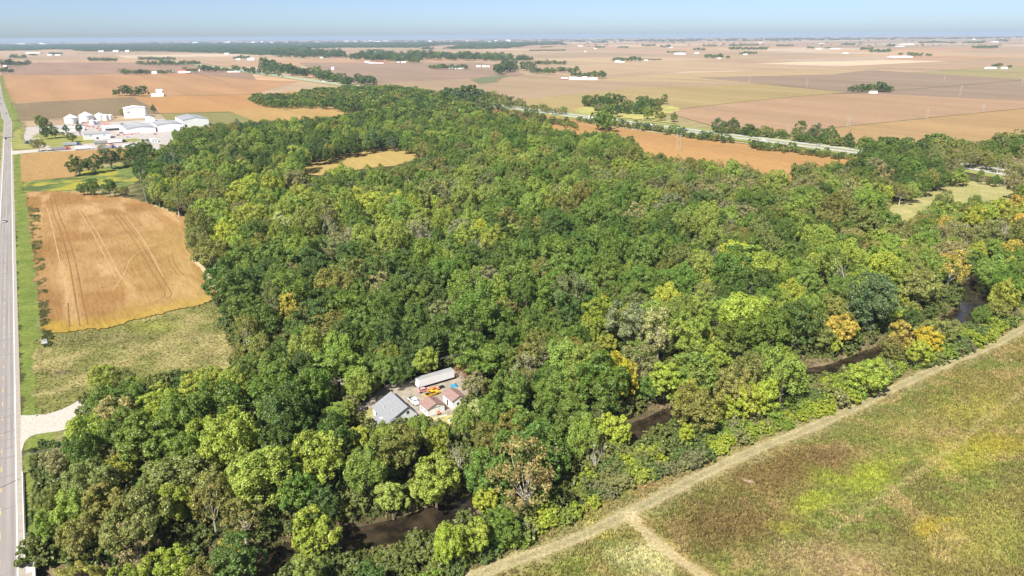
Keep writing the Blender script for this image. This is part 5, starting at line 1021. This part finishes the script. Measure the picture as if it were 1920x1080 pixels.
for a in ((1348, 250, 15, 'dense', BG, 'leftmost dark tree of the clump beyond the interstate'), (1372, 251, 12, 'dense', DG, 'second dark tree of the clump beyond the interstate'), (1402, 255, 14, 'round', DG, 'round dark tree beyond the interstate'), (1440, 258, 12, 'spread', OL, 'pale olive tree left of the near transmission structure'), (1497, 264, 13, 'tall', DG, 'tall dark tree right of the near transmission structure'), (1526, 266, 15, 'dense', BG, 'tallest dark tree beyond the interstate'), (1552, 270, 15, 'dense', DG, 'broad dark tree beyond the interstate'), (1590, 275, 11, 'cone', DG, 'conical tree beside the white interstate sign'),
          (1104, 200, 11, 'dense', DG, 'leftmost tree of the grove above the interstate'), (1122, 200, 14, 'dense', DG, 'large dark tree of the grove above the interstate'), (1142, 202, 13, 'round', DG, 'dark tree in the middle of the grove above the interstate'), (1128, 213, 12, 'spread', 'grey-green', 'greyish tree of the grove above the interstate'), (1143, 215, 12, 'round', MG, 'green tree below the grove above the interstate'), (1157, 220, 9, 'cone', DG, 'dark conical tree beside the grass plot above the interstate'), (1172, 212, 11, 'round', DG, 'dark tree right of the grove centre'), (1200, 214, 12, 'dense', DG, 'dark tree over the small grass plot'), (1208, 198, 10, 'round', MG, 'tall pale green tree at the grove back'), (1228, 205, 12, 'round', DG, 'round dark tree at the grove right side'), (1245, 196, 7, 'tall', DG, 'lone dark upright tree at the right tip of the grove'), (1214, 225, 11, 'round', MG, 'green tree nearest the interstate below the grove'), (1238, 227, 11, 'spread', OL, 'yellowish olive tree nearest the interstate below the grove'), (1263, 229, 8, 'feather', MG, 'rightmost small tree below the grove')):
    one_tree(a[0], a[1], a[2] * .9, a[3], a[4], a[5], 'trees beyond the interstate', 2.2)
def plot(x, y): return mixc((.30, .30, .09), (.45, .40, .14), fbm(4, x, y, 20, 3))
grid_sheet('grass_plot', GP([(1075, 205), (1120, 198), (1180, 205), (1250, 198), (1280, 205), (1230, 220), (1270, 232), (1170, 222), (1090, 215)]), .75, 4, MAT_LAWN, plot)
# ------------------------------------------------------------------ far groves and farmsteads
def grove(label, x0, x1, yb, h, cns=(DG, BG, MG), dy=1.5, conif=0):
    pos, idx, rz, scl, col = [], [], [], [], []; n_ = max(3, int((x1 - x0) / (h * .32)))
    for k in range(n_):
        px = x0 + (x1 - x0) * (k + random.random()) / n_; py = yb - random.random() * dy; x, y = G(px, py); d = float(P(x, y, 5)[2]); H = h * d / FPX * random.uniform(.65, 1.1); sz = H / 14.5; sx_ = sz * random.uniform(.75, 1.15)
        pos.append((x, y, 0)); idx.append(random.randrange(4)); rz.append(random.uniform(0, 6.28)); scl.append((sx_, sx_, sz)); col.append(np.array(COL[random.choice(cns)]) * random.uniform(.8, 1.15))
    scatter('tree_grove', SRC_FAR, pos, idx, rz, scl, col, label=label, category='grove')
GROV = [(215, 273, 181, 19, 'large grove in the fields beyond the plant'), (298, 304, 176, 6, 'single tree by the lone white farmhouse beyond the plant'), (0, 27, 138, 11, 'dark grove at the left photo edge, nearest of three'), (0, 55, 125, 12, 'dark grove at the left photo edge, middle of three'), (18, 50, 111, 8, 'dark grove at the left photo edge, farthest of three'), (55, 70, 105, 3, 'tiny grove left of the far white farm'), (92, 117, 104, 5, 'small grove beside the far white farm at upper left'), (167, 220, 116.5, 8, 'long dark grove in the pink fields at upper left'),
        (258, 375, 123.5, 9, 'long grove below the far road at upper left'), (262, 330, 114, 7, 'upper row of the double grove at upper left'), (228, 282, 141, 10, 'grove left of the red-roofed hamlet'), (297, 325, 140, 8, 'trees in the middle of the red-roofed hamlet'), (345, 372, 136, 9, 'trees behind the red barn'), (374, 412, 136, 12, 'grove right of the red barn'), (415, 436, 135, 7, 'small trees along the hamlet lane'), (438, 450, 136, 12, 'pair of taller trees beside the distant interstate'), (459, 476, 136.5, 9, 'bushy clump beside the distant interstate'), (438, 467, 112, 7, 'grove beside the white domed barns'),
        (490, 522, 138, 13, 'tall clump where the distant interstate emerges'), (805, 878, 131, 10, 'grove round the white farm in the middle distance'), (686, 720, 99, 6, 'grove above the two white barns in the far centre'), (859, 875, 106, 5, 'small far grove above the tree belt'), (921, 937, 105, 4, 'tiny far grove right of centre'), (790, 813, 95, 6, 'far dark clump near the woodland end'), (960, 1002, 134, 14, 'green grove left of the white grain farm, front'), (965, 1000, 115, 6, 'green belt end left of the grain farm'), (975, 1000, 123, 7, 'belt of trees left above the grain farm'), (1003, 1061, 123, 9, 'belt of trees above the grain farm'), (996, 1041, 140, 12, 'grove adjoining the white grain farm on the left'), (1043, 1082, 138, 13, 'tall trees behind the white grain farm'), (1072, 1105, 146, 10, 'small trees behind the white silos'), (1104, 1137, 148, 14, 'dense grove at the right end of the grain farm'),
        (992, 1060, 96.5, 3, 'thin far hedge at the centre horizon'), (1013, 1034, 90, 2.5, 'tiny horizon grove at centre'), (1052, 1064, 85, 3, 'tiny dark grove near the centre horizon'), (1110, 1140, 81.5, 3, 'far dark grove right of the centre horizon'), (1115, 1135, 91, 4, 'far dark grove beside a white barn right of centre'), (1159, 1178, 91, 4, 'far dark oval grove right of centre'), (1150, 1200, 116, 9, 'grove round the white farm right of centre'), (1197, 1240, 113.5, 3, 'low hedge right of the white farm'), (1203, 1229, 87.5, 4, 'far hedge row right of centre'), (1238, 1257, 90, 5, 'far clump right of centre'), (1250, 1284, 100, 3.5, 'dark hedge left of the long white sheds'),
        (1320, 1355, 110, 8, 'rounded grove with a small white house'), (1361, 1369, 110, 5, 'single tree right of the rounded grove'), (1386, 1418, 103, 6, 'small grove with white house in the right distance'), (1300, 1321, 95.5, 5, 'dark grove in the right distance'), (1367, 1438, 95, 6, 'broken row of trees in the right distance'), (1318, 1345, 88, 4, 'faint grove in the right distance'), (1367, 1422, 87, 4, 'faint long grove in the right distance'), (1455, 1488, 88, 4, 'long oval grove in the right distance'), (1513, 1526, 92, 5, 'small grove beside white sheds at right'), (1547, 1558, 92, 4, 'tiny grove beside white sheds at right'), (1577, 1602, 86, 4, 'faint grove beyond the white sheds at right'),
        (1612, 1636, 95, 6, 'upper left part of the long dark grove at right'), (1630, 1669, 99.5, 7, 'long dark grove in the right fields'), (1663, 1676, 88, 5, 'round grove beside the far white barns at right'), (1684, 1692, 104, 5, 'small tree behind the long white barn'), (1703, 1711, 107, 9, 'tall tree at the end of the long white barn'), (1713, 1728, 107, 7, 'bushy tree right of the long white barn'), (1735, 1746, 107, 6, 'outer tree right of the long white barn'), (1723, 1792, 82, 3.5, 'long far row of trees at upper right'), (1810, 1846, 82, 4, 'far clumps at upper right'), (1822, 1871, 92, 6, 'long grove in the far right fields'), (1870, 1890, 78.5, 5, 'far round grove at upper right'), (1858, 1867, 127, 6, 'left tree of the small white farm at the right'), (1868, 1878, 127, 10, 'tall tree of the small white farm at the right'), (1888, 1896, 128, 5, 'right tree of the small white farm at the right'),
        (1590, 1637, 174, 15, 'dark rounded grove beside the lone white house at right'), (1643, 1673, 174, 12, 'right part of the grove by the lone white house'), (1646, 1657, 174, 20, 'tall conical tree by the lone white house')]
for x0, x1, yb, h, lab in GROV: grove(lab, x0, x1, yb, h)
line_trees('interstate_hedge', 'hedge along the distant interstate at upper left', [(494, 130, 575, 146, 7, 26, [DG, BG], 4), (585, 146, 660, 163, 7, 22, [DG, BG, MG], 4), (665, 158, 705, 160, 6, 8, [DG, BG], 2), (455, 136, 530, 145, 4, 10, [DG], 3)])
line_trees('belt_of_trees', 'long belt of trees crossing the middle distance', [(515, 107, 650, 109, 5, 60, [DG, BG], 5), (570, 104, 640, 104, 4, 24, [DG, BG], 3), (660, 112, 790, 117, 5, 60, [DG, BG, MG], 6), (680, 106, 760, 108, 4, 30, [BG, DG], 3), (760, 110, 960, 114, 5, 90, [DG, BG, MG], 5), (860, 108, 900, 109, 3.5, 14, [BG], 2), (930, 140, 962, 132, 7, 12, [DG, BG], 4), (900, 112, 1000, 114, 3.5, 24, [BG, DG], 3)])
# broad far woods and horizon trees
def far_woods(name, label, poly, n_, hpx=(1.6, 3.0), wpx=(3, 8), cns=(DG, BG, MG)):
    P_ = np.array(poly); a0, b0 = P_.min(0); a1, b1 = P_.max(0); x = rng.uniform(a0, a1, n_); y = rng.uniform(b0, b1, n_); k_ = inpoly(x, y, poly); pos, idx, rz, scl, col = [], [], [], [], []
    for px, py in zip(x[k_], y[k_]):
        X_, Y_ = G(px, py)
        if Y_ > 24800 or Y_ < 0: continue
        d = float(P(X_, Y_, 5)[2]); sx_ = random.uniform(*wpx) * d / FPX / 12; H = min(18, max(9, random.uniform(*hpx) * d / FPX)); pos.append((X_, Y_, 0)); idx.append(random.randrange(4)); rz.append(random.uniform(0, 6.28)); scl.append((sx_, sx_, H / 14.5)); col.append(np.array(COL[random.choice(cns)]) * random.uniform(.8, 1.2))
    scatter(name, SRC_FAR, pos, idx, rz, scl, col, label=label, category='woods')
far_woods('distant_woods', 'wide blue-green woods along the left horizon', [(-30, 97), (60, 95), (130, 93), (150, 97), (300, 97), (430, 101), (480, 104), (560, 103), (620, 95), (560, 93), (640, 90), (780, 90), (820, 86), (860, 84), (960, 82), (960, 79), (-30, 84)], 15000, (1.8, 3.4), (4, 9))
far_woods('distant_woods', 'dark blue woods before the town at the centre horizon', [(830, 92), (900, 93), (960, 91), (990, 86), (1060, 84), (1050, 79), (880, 82), (850, 88)], 1800)
far_woods('distant_treeline', 'thin blue treeline scattered along the whole horizon', [(-30, 82.5), (700, 80.5), (1300, 78.5), (1940, 72.5), (1940, 69), (960, 74.5), (-30, 81)], 4500, (1.2, 2.4), (2, 9), (DG, BG))
far_woods('scattered_far_trees', 'sprinkling of far trees among the right-hand fields', [(960, 90), (1940, 88), (1940, 74), (960, 80)], 160, (1.5, 2.8), (1.5, 6), (DG, BG))
def far_building(label, px, py, w, h, roof=WHITEM, wall=WHITEM, name='farm_building', group='far farm buildings', dep=.55, cat='building'):
    x, y = G(px, py); d = float(P(x, y, 3)[2]); ww = w * d / FPX; hh = h * d / FPX
    gable(name, label, cat, (x, y, .25), ww, max(6, ww * dep), hh * .62, hh, wall, roof, 'x', random.uniform(-.12, .12) + .12, .2, group)
FB = [(297, 181, 22, 5, 'white barn beside the lone farmhouse beyond the plant'), (300, 177, 11, 9, 'lone white farmhouse in the fields beyond the plant'), (290, 138.5, 10, 4, 'white house at the left of the hamlet'), (320, 137, 12, 4, 'white house in the middle of the hamlet'), (343, 137, 14, 6, 'red-roofed barn of the hamlet'), (353, 138.5, 9, 4, 'small red shed of the hamlet'), (372, 134, 6, 4, 'white shed at the right of the hamlet'), (440, 135.5, 24, 2, 'long pale shed by the hamlet lane'),
      (94, 104, 8, 2.5, 'left white building of the far farm at upper left'), (109, 104, 9, 2, 'right white building of the far farm at upper left'), (65, 100, 26, 1.8, 'long pale shed at upper left'), (190, 97.5, 9, 2.5, 'white building at the wood edge, left'), (218, 97.5, 10, 3, 'white barn at the wood edge, middle'), (239, 97.5, 7, 3, 'white barn at the wood edge, right'), (10, 126, 6, 3, 'white house between the left-edge groves'), (447, 112.5, 8, 2.5, 'small white domed barn'), (471, 113, 13, 4, 'large white domed barn'), (425, 102.5, 8, 3, 'pale barn before the far woods'), (605, 109, 8, 3.5, 'white barn at the tree belt'), (624, 131, 5, 5, 'small pale house alone in the fields'),
      (688, 118, 8, 3, 'white house at the tree belt'), (697, 119, 12, 2, 'pale shed at the tree belt'), (712, 119, 16, 3, 'pinkish long roof at the tree belt'), (747, 117.5, 6, 2, 'small white shed at the tree belt right'), (757, 118, 9, 2.5, 'white shed at the tree belt far right'), (698, 99.5, 7, 2.5, 'left white barn in the far centre'), (708, 99.5, 9, 3, 'right white barn in the far centre'), (846, 129, 8, 2.5, 'left white barn of the middle distance farm'), (860, 129.5, 17, 3, 'long white barn of the middle distance farm'), (897, 126, 8, 3, 'pale house right of the middle distance farm'), (908, 126, 8, 3, 'white shed right of the middle distance farm'), (916, 126, 4, 2.5, 'small white shed at the end of the row'), (885, 106, 7, 1.5, 'thin white shed at the tree belt end'),
      (1058, 150, 12, 4, 'dark red shed of the grain farm'), (1085, 150, 10, 4, 'white shed at the middle of the grain farm'), (1096, 150, 9, 6, 'white gabled barn of the grain farm'), (1111, 150, 17, 4, 'long white shed at the right of the grain farm'), (1156, 117, 6, 3.5, 'left white building of the farm right of centre'), (1160, 117, 5, 4, 'white house of the farm right of centre'), (1167, 117.5, 7, 2, 'low white shed of the farm right of centre'), (1193, 114.5, 6, 2, 'white shed right of that farm'), (1211, 114, 7, 2, 'pale shed farther right of that farm'), (1272, 102, 16, 3, 'long white sheds in the right fields, left'), (1280, 102.5, 9, 3, 'white shed in the right fields, middle'), (1306, 101, 8, 2, 'white shed in the right fields, right'), (1116, 92, 5, 1.8, 'white barn beside the far dark grove'), (1088, 87, 10, 1.5, 'thin white shed on the far fields'), (1097, 97.5, 4, 1.5, 'tiny white shed alone'), (1258, 90, 6, 1.5, 'pale shed beside the far clump'),
      (1348, 110.5, 6, 2, 'small white house under the rounded grove'), (1397, 103, 7, 2, 'white house in the small right grove'), (1535, 92.5, 10, 1.6, 'white shed row at right, left part'), (1565, 92, 18, 1.4, 'white shed row at right, right part'), (1585, 100.5, 9, 1.8, 'white shed below the shed row'), (1540, 82.5, 10, 1.4, 'thin white shed near the right horizon'), (1427, 80.5, 9, 1.4, 'white shed near the horizon'), (1687, 108, 38, 3, 'very long white barn in the right fields'), (1687, 87.5, 16, 1.6, 'far white barns at right'), (1700, 84, 22, 1.8, 'farther white barns at right'), (1857, 129, 18, 3.2, 'white barn of the small farm at far right'), (1880, 129.5, 6, 3.5, 'white house of the small farm at far right'), (1886, 129.5, 4, 3.5, 'small white shed of the small farm at far right'), (1637, 175.5, 14, 4, 'lone white house by the dark grove at right'), (1865, 79.5, 12, 1.6, 'white barn near the right horizon'), (1826, 74.5, 6, 1.8, 'white barn on the right horizon')]
for px_, py_, w_, h_, lab in FB:
    far_building(lab, px_, py_, w_, h_, REDB if lab.startswith(('red-roofed', 'pinkish')) else WHITEM, REDB if 'red shed' in lab else WHITEM)
for k, px_ in enumerate((1069, 1074, 1079)):
    x, y = G(px_, 150); d = float(P(x, y, 3)[2]); R = 2.4 * d / FPX; h = 6 * d / FPX; t = thing('grain_bin', ['leftmost', 'middle', 'rightmost'][k] + ' white silo of the grain farm', 'grain bin', (x, y, .3), 0, 'silos of the grain farm'); MB().lathe([(R, 0), (R, h * .75)], 16).build('wall', WHITEM, t); MB().lathe([(R * 1.05, h * .753), (R * .1, h)], 16).build('roof', WHITEM, t)
for k in range(46):
    px_ = random.choice([random.uniform(20, 90), random.uniform(330, 560), random.uniform(560, 960), random.uniform(560, 960)]); yh = 81.5 - px_ / 1920 * 12.5; py_ = yh + random.uniform(.6, 4); x, y = G(px_, py_)
    if y > 24000: continue
    far_building('tiny white town building among the woods on the horizon', px_, py_, random.uniform(3, 9), random.uniform(1.3, 2.4), name='town_building', group='town buildings on the horizon')
for px_, py_, h_, lab in ((257, 81.5, 3.5, 'white water tower on the left horizon'), (56, 81, 3, 'water tower over the woods at upper left'), (929, 82, 4, 'water tower at the town on the centre horizon')):
    x, y = G(px_, py_); d = float(P(x, y, 3)[2]); h = h_ * d / FPX; t = thing('water_tower', lab, 'water tower', (x, y, 0)); MB().tube([(0, 0, 0), (0, 0, h * .7)], [h * .09, h * .07], 8).build('stem', WHITEM, t); MB().lathe([(h * .08, h * .62), (h * .26, h * .72), (h * .26, h * .86), (h * .1, h)], 14).build('tank', WHITEM, t)
# ------------------------------------------------------------------ air: one closed box of thin haze round everything
hz = MB().box(-40200, 40200, -3200, 25200, -6, 126).mesh('haze', M('unused', (.5, .5, .5))); hz.materials.clear()
hm = bpy.data.materials.new('haze'); hm.use_nodes = True; hn = hm.node_tree; hn.nodes.remove(hn.nodes['Principled BSDF'])
pv = hn.nodes.new('ShaderNodeVolumePrincipled'); pv.inputs['Color'].default_value = (.63, .79, 1.0, 1); pv.inputs['Density'].default_value = 4.6e-5; pv.inputs['Anisotropy'].default_value = 0.0
hn.links.new(pv.outputs[0], hn.nodes['Material Output'].inputs['Volume']); hz.materials.append(hm); link('haze', hz, kind='stuff')
